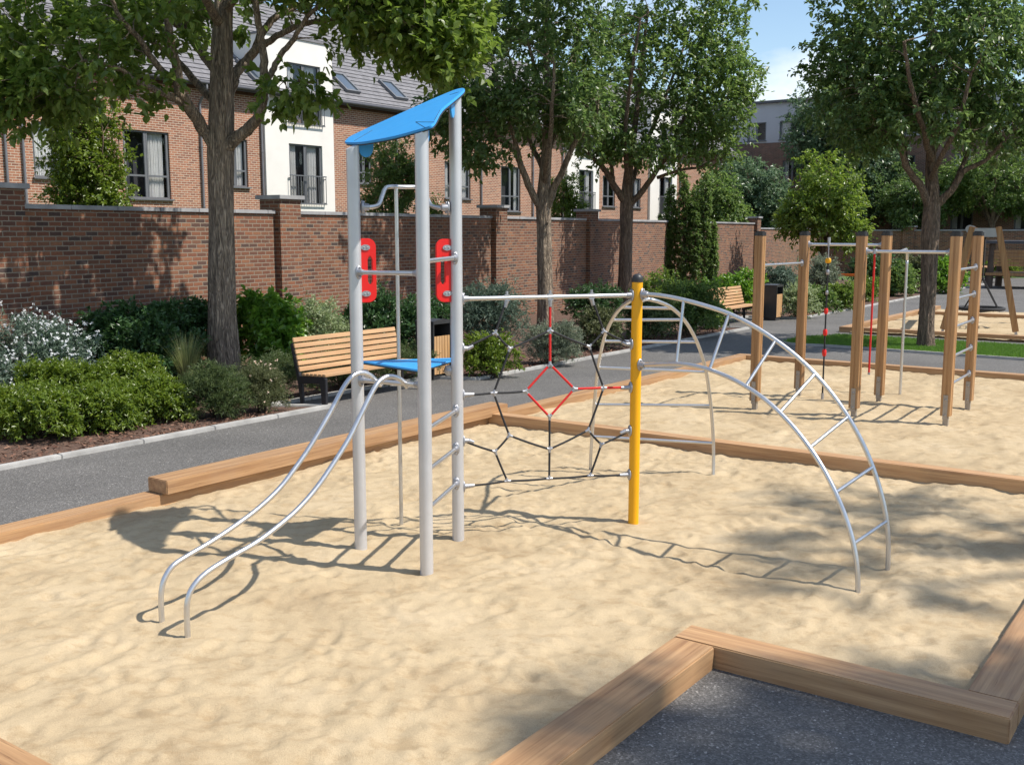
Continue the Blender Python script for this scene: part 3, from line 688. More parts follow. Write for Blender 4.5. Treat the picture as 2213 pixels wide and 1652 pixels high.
for a, b in bays:
    top = 9.35; y0 = -.14
    hol = [(a + 1.12, b - .62, zA - .05, zB), (a + 1.12, b - .62, 6.3, 8.5)]
    mb = MB(); wall_faces(mb, a, b, -.1, top, hol, .14, y0)
    mb.add([(a, y0, -.1), (a, y0, top), (a, 4.5, top), (a, 4.5, -.1)], [(0, 1, 2, 3)]); mb.add([(b, y0, -.1), (b, 4.5, -.1), (b, 4.5, top), (b, y0, top)], [(0, 1, 2, 3)])
    mb.add([(a, y0, top), (b, y0, top), (b, 4.5, top), (a, 4.5, top)], [(0, 1, 2, 3)])
    bw = mb.build('bay_wall', M['render'], house, local=True)
    mb = MB(); mb.box(((a + b) / 2, y0 + 2.3, top + .035), (b - a + .08, 4.7, .07)); mb.build('bay_roof', M['roof'], bw, local=True)
    for (x0, x1, z0, z1) in hol:
        window(house, x0, x1, z0, z1, y0, 'door', ((.08, .3), (.62, .92)), True)
        mb = MB(); zr0, zr1 = z0 + .02, z0 + 1.05
        for z_ in (zr0, zr1): mb.box(((x0 + x1) / 2, y0 - .1, z_), (x1 - x0 + .16, .04, .04))
        for x_ in np.linspace(x0 - .06, x1 + .06, 15): mb.box((x_, y0 - .1, (zr0 + zr1) / 2), (.02, .02, zr1 - zr0 - .04))
        for x_ in (x0 - .06, x1 + .06):
            for z_ in (zr0 + .04, zr1 - .1): mb.box((x_, y0 - .04, z_), (.03, .08, .03))
        mb.build('balcony_rail', M['window_grey'], house, local=True)
# far flats: grey upper storey on brick, face along V
fo = at_depth(1560, 500, 74); fa, fb = ab(fo); fo = G(fa, fb)
flats = thing('apartment_building', 'distant flat roofed block, pale grey top storey above red brick', 'building', tuple(fo), None, math.atan2(V[1], V[0]))
ORG[flats.name] = np.zeros(3)
def f_hit(xd, yd):
    q = on_plane(xd, yd, fo, U); return float((q - fo) @ V), float(q[2])
zs_ = f_hit(1660, 309)[1]; zt_ = f_hit(1660, 224)[1]
xw = [f_hit(1609, 280)[0], f_hit(1655, 280)[0], f_hit(1684, 280)[0], f_hit(1730, 280)[0]]
zw0, zw1 = f_hit(1630, 310)[1] + .15, f_hit(1630, 266)[1]
wl = [(xw[0] + .2, xw[1]), (xw[2], xw[3] + .1)]; x = xw[3] + 2.2
while x < 88: wl.append((x, x + 1.6)); x += 3.6
x = xw[0] - 3
while x > -14: wl.append((x, x + 1.6)); x -= 3.6
up_ = [(a, b, zw0, zw1) for a, b in wl]; lo_ = []
for zz in (zs_ - 2.9, zs_ - 5.8, zs_ - 8.7): lo_ += [(a + .3, b, zz, zz + 1.7) for a, b in wl if zz > .3]
mb = MB(); wall_faces(mb, -16, 90, zs_, zt_, up_, .15, .0); mb.add([(-16, 0, zt_), (90, 0, zt_), (90, 12, zt_), (-16, 12, zt_)], [(0, 1, 2, 3)]); mb.add([(-16, 0, zs_), (-16, 12, zs_), (-16, 12, zt_), (-16, 0, zt_)], [(3, 2, 1, 0)])
mb.build('upper_wall', M['grey_render'], flats, local=True)
mb = MB(); wall_faces(mb, -16, 90, -.1, zs_ - .006, lo_, .15, .04); mb.add([(-16, .04, -.1), (-16, 12, -.1), (-16, 12, zs_ - .006), (-16, .04, zs_ - .006)], [(3, 2, 1, 0)])
mb.build('lower_wall', M['brick_far'], flats, local=True, uv=True)
mb = MB(); mb.box((37, 5.9, zt_ + .08), (106.4, 12.4, .16)); mb.build('roof', M['gutter'], flats, local=True)
for a, b, c, d in up_: window(flats, a, b, c, d, 0, 'door', ((0, .45),), False)
for a, b, c, d in lo_: window(flats, a, b, c, d, .04, 'door', ((0, .3),), False)

# ================================================================== CLIMBING FRAME
GZ = .035
pL, pM, pR, pY = at(780, 1190, GZ), at(922, 1242, GZ), at(990, 1167, GZ), at(1368, 1130, GZ)
def zat(x, y, q):
    n = nrm(np.array([q[0], q[1], 0])); return float(on_plane(x, y, q, n)[2])
def sect(x, y, q, d):      # point on the vertical plane through q containing direction d
    n = nrm(np.cross(nrm(np.array([d[0], d[1], 0])), ZUP)); return on_plane(x, y, q, n)
def xy(q, z): return np.array([q[0], q[1], z])
cf = thing('climbing_frame', 'climbing frame with blue roof, slide rails, rope net, yellow post and curved steel ladder', 'climbing frame', xy((pM + pL + pR) / 3, 0))
zL, zM, zR = zat(764, 316, pL), zat(915, 282, pM), zat(987, 212, pR)
PR_ = .046
def clamp(p, d, parent, r=.03, name='clamp', ax=.05):
    """cast clamp: oval plate on the post with a boss along d"""
    d = nrm(d); s = nrm(np.cross(d, ZUP)); mb = MB()
    mb.ball(p, (s * .03, d * .014, ZUP * ax), 14, 8); mb.tube([p, p + d * .035, p + d * .05], [r + .009, r + .006, r + .003], 12)
    for k in (-1, 1): mb.ball(p + ZUP * ax * .7 * k + d * .012, (s * .009, d * .009, ZUP * .009), 8, 6)
    return mb.build(name, M['cast'], parent)
RP = (xy(pL, zL), xy(pM, zM), xy(pR, zR)); rnorm = nrm(np.cross(RP[1] - RP[0], RP[2] - RP[0])); rnorm = rnorm if rnorm[2] > 0 else -rnorm
for q, z in ((pL, zL), (pM, zM), (pR, zR)):
    mb = MB(); n = 24; ang = np.arange(n) * 2 * math.pi / n
    bot = [xy(q, -.1) + PR_ * np.array([math.cos(t), math.sin(t), 0]) for t in ang]
    top = []
    for b in bot:   # post top cut along the roof slope
        z_ = z - (rnorm[0] * (b[0] - q[0]) + rnorm[1] * (b[1] - q[1])) / rnorm[2] - .003; top.append(np.array([b[0], b[1], z_]))
    mb.add(bot + top, [(i, (i + 1) % n, n + (i + 1) % n, n + i) for i in range(n)], True); mb.add(top, [tuple(range(n))])
    mb.build('post', M['alu'], cf)
outl = [(265, 520), (275, 530), (360, 530), (450, 518), (600, 490), (750, 450), (850, 420), (878, 402), (893, 382), (907, 355), (922, 325), (940, 300), (960, 280), (985, 260), (1012, 238), (1040, 215), (1066, 192), (1088, 170), (1092, 158), (1085, 152), (1040, 160), (950, 195), (800, 260), (600, 350), (420, 430), (330, 473), (290, 495)]
pix = [(zx * .3124 + 663.6, zy * .3124 + 147.5) for zx, zy in outl]
ptsR = [on_plane(x, y, RP[0], rnorm) for x, y in pix]
ptsR = list(spline(ptsR + ptsR[:1], 3)[:-1])
mb = MB(); mb.prism(ptsR, rnorm * .018)
roof_p = mb.build('roof_panel', M['blue'], cf, bevel=.005, seg=2)
mb = MB(); ring = [q - rnorm * .002 for q in ptsR]; cen_ = np.mean(ring, 0)
mb.prism([cen_ + (q - cen_) * .992 for q in ring], -rnorm * .006); mb.build('panel_core', M['edge_black'], roof_p)
for lp in ([(750, 372), (815, 411)], [(750, 372), (880, 373)], [(880, 360), (920, 290)], [(325, 503), (450, 430)], [(985, 185), (1050, 165)]):
    q = [on_plane(zx * .3124 + 663.6, zy * .3124 + 147.5, RP[0] + rnorm * .019, rnorm) for zx, zy in lp]
    mb = MB(); mb.tube(q, .0016, 5); mb.build('groove', M['edge_black'], roof_p)
for (q, z, o_, px) in ((pL, zL, pR, 14), (pM, zM, pR, 1), (pR, zR, pM, 1)):
    d = nrm(xy(o_ - q, 0)); c = xy(q, z) + d * (PR_ + .045) - rnorm * .01; c[2] = z - (rnorm @ (d * (PR_ + .045))) / rnorm[2] - .014
    s = nrm(np.cross(d, ZUP)); prof = [c - d * .05, c + d * .055 + ZUP * (-(rnorm @ (d * .055)) / rnorm[2])]
    prof[0] = prof[0] + ZUP * ((rnorm @ (d * .05)) / rnorm[2])
    prof += [c - ZUP * .03 + d * .055 * math.cos(a_) - ZUP * .075 * math.sin(a_) for a_ in np.linspace(0, math.pi, 11)]
    mb = MB(); mb.prism(prof, s * .014, -s * .007); mb.build('roof_bracket', M['blue'], roof_p, bevel=.003)
# platform
zp = 1.405
pc_ = [at(x, y, zp) for x, y in ((776, 783), (905, 803), (994, 776))]
cent = np.mean(pc_, 0); poly = []
for i in range(3):
    a, b, c = pc_[i - 1], pc_[i], pc_[(i + 1) % 3]; r = .02
    poly += list(spline([b + nrm(a - b) * r, b + (nrm(a - b) + nrm(c - b)) * r * .28, b + nrm(c - b) * r], 4))
mb = MB(); mb.prism(poly, ZUP * .014); plat = mb.build('platform', M['blue'], cf, bevel=.003)
mb = MB(); mb.prism([cent + (q - cent) * .994 for q in poly], -ZUP * .008, -ZUP * .0015); mb.build('platform_edge', M['edge_black'], plat)
for q in (pL, pM, pR):
    d = nrm(xy(cent - q, 0)); c = xy(q, zp - .045) + d * (PR_ + .015); s = nrm(np.cross(d, ZUP)); mb = MB()
    mb.ball(c, (s * .035, d * .04, ZUP * .04), 12, 8); mb.tube([c + ZUP * .02, c + ZUP * .034], .03, 12); mb.build('platform_bracket', M['cast'], plat)
def bar(p, q, r, name, parent=cf, mat='steel', cl=True, n=12, name2='clamp'):
    """tube from post p to post q, trimmed at the post faces"""
    d = nrm(q - p); mb = MB(); a = p + d * PR_; b = q - d * PR_; mb.tube([a, b], r, n); o = mb.build(name, M[mat], parent)
    if cl: clamp(a, d, o, r); clamp(b, -d, o, r)
    return o
bar(xy(pL, zat(775, 588, pL)), xy(pM, zat(919, 591, pM)), .0165, 'guard_bar'); bar(xy(pM, zat(919, 565, pM)), xy(pR, zat(989, 557, pR)), .0165, 'guard_bar')
for yR in (885, 966, 1041):
    z = zat(989, yR, pR); bar(xy(pM, z), xy(pR, z), .0155, 'ladder_rung')
# red hand panels
dLR = nrm(xy(pR - pL, 0))
for (q, d, x) in ((pL, dLR, 0), (pR, -dLR, 1)):
    z1, z0 = (zat(775, 515, q), zat(775, 654, q)) if x == 0 else (zat(989, 516, q), zat(989, 652, q))
    w = .112 if x == 0 else .118; c0 = xy(q, 0) + d * (PR_ - .005); sN = nrm(np.cross(d, ZUP))
    P2 = lambda a, z: c0 + d * a + ZUP * z
    rr = .06; arc = [(w - rr + rr * math.sin(t), z1 - rr + rr * math.cos(t)) for t in np.linspace(0, math.pi / 2, 7)] + [(w - rr + rr * math.cos(t), z0 + rr - rr * math.sin(t)) for t in np.linspace(0, math.pi / 2, 7)]
    out = [(0, z1)] + arc + [(0, z0)]; sl0, sl1 = z0 + (z1 - z0) * .28, z0 + (z1 - z0) * .72; h0, h1 = .05, .082
    slot = [(h0, sl1 - .023), (h0 + .012, sl1), (h1 - .012, sl1), (h1, sl1 - .023), (h1, sl0 + .023), (h1 - .012, sl0), (h0 + .012, sl0), (h0, sl0 + .023)]
    bm = bmesh.new(); org = ORG[cf.name]
    vo = [bm.verts.new(tuple(P2(a, z) - sN * .012 - org)) for a, z in out]; vi = [bm.verts.new(tuple(P2(a, z) - sN * .012 - org)) for a, z in slot]
    eo = [bm.edges.new((vo[i], vo[(i + 1) % len(vo)])) for i in range(len(vo))]; ei = [bm.edges.new((vi[i], vi[(i + 1) % len(vi)])) for i in range(len(vi))]
    g = bmesh.ops.triangle_fill(bm, use_beauty=True, use_dissolve=False, edges=eo + ei)
    fs = [f for f in g['geom'] if isinstance(f, bmesh.types.BMFace)]
    e = bmesh.ops.extrude_face_region(bm, geom=fs); vs = [v for v in e['geom'] if isinstance(v, bmesh.types.BMVert)]
    bmesh.ops.translate(bm, verts=vs, vec=tuple(sN * .024)); bmesh.ops.recalc_face_normals(bm, faces=bm.faces)
    es = [e for e in bm.edges if len(e.link_faces) == 2 and e.calc_face_angle(0) > .8]
    bmesh.ops.bevel(bm, geom=es, offset=.004, segments=2, affect='EDGES')
    me = bpy.data.meshes.new('hand_panel'); bm.to_mesh(me); bm.free(); me.materials.append(M['red']); hp = link_mesh('hand_panel', me, cf)
    for z in (z1 - .065, z0 + .065):
        for sgn in (-1, 1):
            mb = MB(); c = P2(.034, z) + sN * sgn * .016
            prof = [c + d * (.034 * math.cos(t)) + ZUP * .021 * math.sin(t) for t in np.linspace(0, 2 * math.pi, 18, endpoint=False)]
            mb.prism(prof, sN * sgn * .006, -sN * sgn * .003)
            for k in (-.012, .014): mb.ball(c + d * k + sN * sgn * .004, (d * .006, ZUP * .006, sN * .006), 8, 6)
            mb.build('bolt_plate', M['cast'], hp, recalc=False)
# fire pole on its bent hanger
pole = at(867, 1135, GZ)
hp_px = [(782, 447), (797, 446), (809, 441), (815, 425), (820, 411), (830, 405), (857, 404), (885, 406), (899, 411), (915, 428), (928, 441), (945, 446), (970, 450)]
zh0 = zat(775, 447, pL); zh1 = zat(857, 404, pole)
aL, aR = xy(pL, zh0), xy(pR, zh0)
mid = (aL + aR) / 2; outv = xy(pole - mid, 0)
tt = [0.08, .16, .235, .27, .30, .345, .5, .655, .70, .73, .765, .84, .92]; zf = [0, 0, .12, .5, .86, 1, 1, 1, .86, .5, .12, 0, 0]; of = [0, .12, .35, .6, .85, 1, 1, 1, .85, .6, .35, .12, 0]
tp_ = (pole - aL) @ dLR / np.linalg.norm(aR - aL)
hpts = [aL + (aR - aL) * (t + (tp_ - .5) * 1.0 * f_ * .8) + ZUP * (zh1 - zh0) * z_ + outv * f_ for t, z_, f_ in zip(tt, zf, of)]
mb = MB(); mb.tube(spline(hpts, 4), .0165, 12); hg = mb.build('pole_hanger', M['steel'], cf)
clamp(hpts[0] - dLR * .0, dLR, hg, .02); clamp(hpts[-1], -dLR, hg, .02)
mb = MB(); mb.tube([xy(pole, -.1), xy(pole, zh1)], .0155, 12); mb.ball(xy(pole, zh1), ((.019, 0, 0), (0, .019, 0), (0, 0, .019))); mb.build('fire_pole', M['steel'], cf)
# slide: cross bar and two bent rails
zb0 = 1.2; sbar = bar(xy(pL, zat(775, 820, pL)), xy(pM, zat(919, 832, pM)), .0175, 'slide_bar')
s1, s2 = at(350, 1343, GZ), at(406, 1380, GZ)
sdir = nrm(xy((s1 + s2) / 2 - (pL * .5 + pM * .5), 0))
r1 = [(1555, 0), (1480, 110), (1395, 220), (1290, 320), (1170, 410), (1050, 490), (940, 555), (865, 605), (826, 660), (808, 715), (805, 790), (808, 888)]
r2 = [(1725, 0), (1600, 190), (1500, 310), (1400, 400), (1280, 490), (1160, 560), (1060, 620), (995, 672), (955, 725), (936, 780), (934, 850), (937, 972)]
cv = lambda L_: [((x / 1.7023) / 1.3562, (y / 1.7023 + 1300) / 1.3562) for x, y in L_]
t1 = [(823, 832), (812, 822), (800, 811), (785, 805), (768, 808), (752, 822), (735, 849), (712, 893)] + cv(r1)
t2 = [(880, 836), (873, 826), (860, 817), (845, 813), (830, 816), (814, 830), (797, 860), (775, 905)] + cv(r2)
for tr_, s in ((t1, s1), (t2, s2)):
    q = [sect(x, y, s, sdir) for x, y in tr_]; q[-1] = xy(s, -.08); q[-2] = xy(s, q[-2][2]); 
    mb = MB(); mb.tube(spline(q, 5), .0172, 14); mb.build('slide_rail', M['steel'], cf)
# yellow post
zY = zat(1377, 608, pY); mb = MB(); mb.tube([xy(pY, -.1), xy(pY, zY)], .043, 26); yp = mb.build('yellow_post', M['yellow'], cf)
mb = MB(); mb.tube([xy(pY, zY - .004), xy(pY, zY + .022)], [.046, .046], 24); mb.ball(xy(pY, zY + .022), ((.044, 0, 0), (0, .044, 0), (0, 0, .04)), 20, 6, True); mb.build('post_cap', M['black_plastic'], yp)
# top bar and rope net between the tower and the yellow post
nd = nrm(xy(pY - pR, 0)); bY = zat(1375, 638, pY); bR = zat(993, 645, pR); zb = (bY + bR) / 2
nb = bar(xy(pR, zb), xy(pY, zb), .0165, 'net_bar')
def NP(x, y): return sect((x / 2.065 + 1300) / 1.3562, (y / 2.065 + 750) / 1.3562, pR, nd)
nodes = dict(A1=(382, 290), A2=(643, 285), A3=(893, 285), B1=(150, 558), B2=(150, 838), B3=(150, 1115), B4=(150, 1390), C1=(1118, 533), C2=(1118, 795), C3=(1110, 1057), C4=(1108, 1322),
             N1=(312, 465), N2=(400, 560), N3=(643, 450), N4=(643, 655), N5=(302, 828), N6=(495, 818), N7=(790, 803), N8=(967, 797), N9=(968, 455), N10=(880, 548), N11=(640, 972), N12=(397, 1085), N13=(310, 1183), N14=(640, 1168), N15=(873, 1053), N16=(953, 1140), N17=(385, 1360), N18=(638, 1345), N19=(885, 1328))
ND = {k: NP(*p) for k, p in nodes.items()}
for k in ('A1', 'A2', 'A3'): ND[k] = np.array([ND[k][0], ND[k][1], zb])
for k in ('B1', 'B2', 'B3', 'B4'): ND[k] = xy(pR + nd * PR_, ND[k][2])
for k in ('C1', 'C2', 'C3', 'C4'): ND[k] = xy(pY - nd * PR_, ND[k][2])
blk = 'A1-N1 B1-N1 N1-N2 N2-N3 N2-N5 B2-N5 N5-N6 N5-N12 N12-N13 B3-N13 N13-N17 N12-N14 N11-N14 N14-N18 N14-N15 N15-N16 N16-C3 N16-N19 B4-N17 N17-N18 N18-N19 N19-C4 N15-N8 N8-N10 N10-N3 N10-N9 N9-A3 N9-C1'
redl = 'A2-N3 N3-N4 N4-N6 N4-N7 N6-N11 N7-N11 N7-N8 N8-C2'
mb = MB()
for e in blk.split():
    a, b = (ND[q] for q in e.split('-')); m_ = (a + b) / 2 - ZUP * .004; mb.tube(spline([a, m_, b], 4), .0085, 8)
net = mb.build('rope_net', M['rope'], cf)
for e in redl.split():
    a, b = (ND[q] for q in e.split('-')); mb = MB(); mb.tube([a, b], .0095, 8); mb.build('red_rope', M['red_rope'], net)
edges = [e.split('-') for e in (blk + ' ' + redl).split()]
for k, p in ND.items():
    nb_ = [nrm(ND[b if a == k else a] - p) for a, b in edges if k in (a, b)]; mb = MB()
    yv = np.cross(nd, ZUP)
    if k[0] == 'N':
        mb.ball(p, (nd * .015, yv * .013, ZUP * .015), 10, 6)
        for d in nb_: mb.tube([p, p + d * .026], [.0125, .0105], 8)
    elif k[0] == 'A':
        mb.tube([p + ZUP * .028, p + ZUP * .05], .011, 8); mb.tube([p - yv * .012 - ZUP * .0, p + yv * .012], .029, 14)
        mb.tube([p - ZUP * .02, p - ZUP * .03 + nb_[0] * .045], [.018, .014], 10)
    else:
        d = nd if k[0] == 'B' else -nd
        mb.ball(p, (yv * .034, d * .012, ZUP * .048), 12, 8); mb.tube([p, p + d * .04], [.022, .017], 10); mb.tube([p + d * .04, p + d * .04 + nb_[0] * .045], [.018, .014], 10)
    mb.build('rope_clamp', M['cast'], net)
# arch ladder behind the yellow post
eL, eR = at(1275, 1014, GZ), at(1541, 1031, GZ); em = (eL + eR) / 2; wv = xy(em - pY, 0); Sx = np.linalg.norm(wv); wv /= Sx; sv = nrm(np.cross(wv, ZUP)); Zt = zb - .02
def arch_pt(xd, yd):
    d = ray(xd, yd); lo, hi = 5.0, 14.0      # march to the bent surface the arch lies on
    fn = lambda t: (((CAM + d * t) - xy(pY, 0)) @ wv) / Sx - math.sqrt(max(0., 1 - (min(1., max(0., (CAM + d * t)[2] / (Zt + .004)))) ** 2.6))
    for _ in range(50):
        m_ = (lo + hi) / 2
        if fn(m_) > 0: hi = m_
        else: lo = m_
    return CAM + d * lo
z7 = lambda x, y: ((x / 2.065 + 1300) / 1.3562, (y / 2.065 + 750) / 1.3562)
lp = [(1140, 268), (1110, 285), (1075, 310), (1040, 350), (1010, 400), (985, 455), (965, 515), (945, 610), (930, 700), (915, 850), (900, 1050), (890, 1200)]
rp = [(1222, 262), (1270, 268), (1320, 284), (1370, 308), (1420, 348), (1465, 400), (1505, 465), (1540, 540), (1570, 630), (1593, 730), (1612, 870), (1625, 1010), (1632, 1180)]
rails = []
for pp, e_, d0 in ((lp, eL, -1), (rp, eR, 1)):
    q = [arch_pt(*z7(*c)) for c in pp]; q = [xy(pY + sv * 0 - nrm(pY - q[0]) * PR_ * 1.0, q[0][2])] + q + [xy(e_, -.1)]
    s_ = spline(q, 4); rails.append(s_); mb = MB(); mb.tube(s_, .0165, 12); a_ = mb.build('arch_rail', M['steel'], cf)
    clamp(s_[0], nrm(s_[2] - s_[0]), a_, .02)
for yl, xl, yr, xr in ((314, 1088, 316, 1338), (388, 1024, 390, 1424), (511, 980, 516, 1528), (685, 944, 693, 1583), (880, 920, 893, 1608), (1098, 900, 1115, 1628)):
    a, b = arch_pt(*z7(xl, yl)), arch_pt(*z7(xr, yr))
    a = rails[0][np.argmin(np.linalg.norm(rails[0] - a, axis=1))]; b = rails[1][np.argmin(np.linalg.norm(rails[1] - b, axis=1))]
    mb = MB(); mb.tube([a, b], .0135, 10); mb.build('arch_rung', M['steel'], cf)
# curved ladder to the right of the yellow post
kN, kF = at(1855, 1280, GZ), at(1918, 1232, GZ)
z1_ = lambda x, y: ((x / 1.6522 + 1800) / 1.3562, (y / 1.6522 + 800) / 1.3562)
fr_ = [(150, 103), (220, 108), (335, 130), (445, 160), (555, 197), (670, 254), (780, 325), (880, 402), (970, 488), (1055, 587), (1130, 695), (1197, 815), (1250, 938), (1293, 1075), (1318, 1200), (1326, 1330)]
nr_ = [(135, 445), (210, 440), (300, 438), (380, 448), (460, 468), (550, 503), (635, 548), (720, 605), (800, 675), (875, 755), (945, 845), (1010, 945), (1070, 1062), (1120, 1185), (1157, 1310), (1177, 1450)]
lad = []
for pp, k_ in ((fr_, kF), (nr_, kN)):
    d_ = nrm(xy(k_ - pY, 0)); q = [sect(*z1_(*c), pY, d_) for c in pp]; q[0] = xy(pY + d_ * PR_, q[0][2]); q = q + [xy(k_, -.1)]
    s_ = spline(q, 4); lad.append(s_); mb = MB(); mb.tube(s_, .017, 14); a_ = mb.build('ladder_rail', M['steel'], cf); clamp(s_[0], d_, a_, .022)
for (fx, fy, nx, ny) in ((335, 135, 297, 437), (557, 200, 460, 467), (778, 325, 635, 548), (968, 488, 798, 675), (1130, 695, 942, 845), (1250, 937, 1068, 1065), (1316, 1200, 1157, 1308)):
    a = sect(*z1_(fx, fy), pY, nrm(xy(kF - pY, 0))); b = sect(*z1_(nx, ny), pY, nrm(xy(kN - pY, 0)))
    a = lad[0][np.argmin(np.linalg.norm(lad[0] - a, axis=1))]; b = lad[1][np.argmin(np.linalg.norm(lad[1] - b, axis=1))]
    mb = MB(); mb.tube([a, b], .0125, 10); mb.build('ladder_rung', M['steel'], cf)

# ================================================================== WOODEN POST FRAME
Ppx = [(1630, 884.5), (1725, 857), (1844, 901.6), (1898, 872), (2042, 919), (2090, 884)]
PP = [at(x, y, GZ) for x, y in Ppx]
tops = [zat(x, 503, q) for x, q in zip((1640, 1735, 1859, 1912, 2062, 2110), PP)]
PH = float(np.mean(tops)) - .03
wf = thing('gym_frame', 'frame of six square wooden posts joined by steel bars in the rear sandpit', 'climbing frame', xy(np.mean(PP, 0), 0))
WS = .12
def wpost(q):
    mb = MB(); prof = []
    for i in range(4):
        a = i * math.pi / 2; e0 = U * math.cos(a) + V * math.sin(a); e1 = -U * math.sin(a) + V * math.cos(a); h = WS / 2
        # face along e1 at distance h in e0, a rounded corner and a shallow groove in mid face
        for f_, dpt in ((-.74, 0), (-.16, 0), (-.10, .007), (.10, .007), (.16, 0), (.74, 0), (.91, .006)): prof.append(e0 * (h - dpt) + e1 * h * f_)
    mb.prism([xy(q, .16) + p for p in prof], ZUP * (PH - .16)); o = mb.build('post', M['post'], wf)
    mb = MB(); mb.prism([xy(q, PH - .012) + p * 1.05 for p in prof], ZUP * .05)
    mb.prism([xy(q, PH + .038) + p * .8 for p in prof], ZUP * .014); mb.build('post_cap', M['black_plastic'], o, bevel=.01)
    face = -U
    mb = MB(); mb.box(xy(q, .27) + face * (WS / 2 + .001), (.055, .008, .3), (V, U, ZUP)); mb.box(xy(q, .06), (.062, .05, .26), (V, U, ZUP))
    for z in (.17, .36): mb.ball(xy(q, z) + face * (WS / 2 + .006), (V * .016, U * .012, ZUP * .016), 8, 6)
    mb.build('post_foot', M['foot'], o)
    return o
for q in PP: wpost(q)
def wbar(i, j, z, r=.017, name='climbing_bar'):
    a, b = xy(PP[i], z), xy(PP[j], z); d = nrm(b - a); mb = MB(); mb.tube([a + d * WS / 2, b - d * WS / 2], r, 12); o = mb.build(name, M['steel'], wf)
    for p, dd in ((a + d * (WS / 2 + .002), d), (b - d * (WS / 2 + .002), -d)): clamp(p, dd, o, r, 'bar_clamp', .05)
    return o
zb24 = zat(1745, 528, PP[1]); zb35 = zat(1865, 543, PP[2])
b24 = wbar(1, 3, zb24, .02, 'top_bar'); b35 = wbar(2, 4, zb35, .02, 'top_bar'); wbar(0, 1, zat(1733, 568, PP[1]))
for y in (577, 634.6, 691, 750, 806): wbar(4, 5, zat(2100, y, PP[5]), .017, 'ladder_rung')
def along(i, j, xd):
    d = nrm(xy(PP[j] - PP[i], 0)); return sect(xd, 540, PP[i], d)
q = along(1, 3, 1790); q = xy(q, 0); mb = MB(); mb.tube([xy(q, .05), xy(q, zb24 - .2)], .012, 8); kr = mb.build('climbing_rope', M['rope'], wf)
mb = MB(); mb.tube([xy(q, zb24 - .36), xy(q, zb24 - .02)], .008, 8); mb.tube([xy(q, zb24 - .03), xy(q, zb24 + .1)], .022, 8); mb.tube([xy(q, 0), xy(q, .12)], .02, 6); mb.build('rope_shackle', M['cast'], kr)
for y, m_, r, h in ((563, 'yellow', .04, .07), (588, 'cast', .026, .07), (632, 'cast', .022, .06), (672, 'red', .028, .08), (718, 'red', .03, .09), (762, 'red', .03, .1)):
    z = zat(1787, y, q); mb = MB(); mb.tube([xy(q, z - h / 2), xy(q, z - h / 4), xy(q, z + h / 4), xy(q, z + h / 2)], [r * .7, r, r, r * .7], 10); mb.build('rope_knob', M[m_], kr)
q = xy(along(2, 4, 1890), 0); mb = MB(); mb.tube([xy(q, zat(1878, 806, q)), xy(q, zb35)], .013, 8); rr_ = mb.build('red_climbing_rope', M['red_rope'], wf)
mb = MB(); mb.tube([xy(q, zb35 - .03), xy(q, zb35 + .03)], .026, 10); mb.tube([xy(q, zat(1878, 806, q) - .02), xy(q, zat(1878, 806, q) + .01)], .016, 8); mb.build('rope_end', M['cast'], rr_)
q0 = xy(along(2, 4, 1945), zb35); qb = at(1944, 852, GZ); dv = xy(qb - q0, 0)
arc = [q0] + [q0 + dv * (.75) * t for t in (.3, .6)] + [q0 + dv * (.75 + .25 * math.sin(t)) + ZUP * (-.22 * (1 - math.cos(t))) for t in np.linspace(0, math.pi / 2, 6)] + [xy(qb, 1.2), xy(qb, -.1)]
mb = MB(); mb.tube(spline(arc, 4), .02, 12); mb.build('bent_pole', M['steel'], wf)

# ================================================================== BENCHES AND BINS
def make_bench(label, ang):
    t = thing('park_bench', label, 'bench', (0, 0, 0), 'slatted park benches', ang); Ln = 2.1
    # local: x along the bench, y away from the path, z up
    mb = MB(); prof = [(.0, 0), (.075, 0), (.105, .33), (.46, .30), (.455, 0), (.50, 0), (.545, .33), (.68, .84), (.635, .86), (.50, .40), (.03, .425), (-.005, .40)]
    for x in (-.02, Ln - .03):
        mb = MB(); mb.prism([(x, y, z) for y, z in prof], (.05, 0, 0)); mb.build('bench_frame', M['black'], t, bevel=.006, local=True)
    mb = MB()
    for i in range(6): mb.box((Ln / 2, .035 + i * .08, .442 - i * .003), (Ln + .02, .066, .036))
    mb.build('seat', M['slat'], t, bevel=.005, local=True)
    mb = MB(); ax = (np.array([1., 0, 0]), nrm(np.array([0, .135, .51])), nrm(np.array([0, -.51, .135])))
    for i in range(6):
        s = .115 + i * .083; c = np.array([Ln / 2, .49, .385]) + ax[1] * s; mb.box(c, (Ln + .02, .066, .028), ax)
    mb.build('backrest', M['slat'], t, bevel=.005, local=True)
    return t
bang = math.atan2(U[1], U[0])
bench = make_bench('slatted wooden bench with black legs behind the slide tower', bang)
bl = at(704, 811, .45); bench.location = (bl[0], bl[1], 0)
b2 = at(1578, 704, 0); a_, b_ = ab(b2)
dup(bench, tuple(G(a_ - .1, b_, 0)), 'farther slatted wooden bench, beside the dark bin beyond the steel arch ladder', 'slatted park benches', bang)
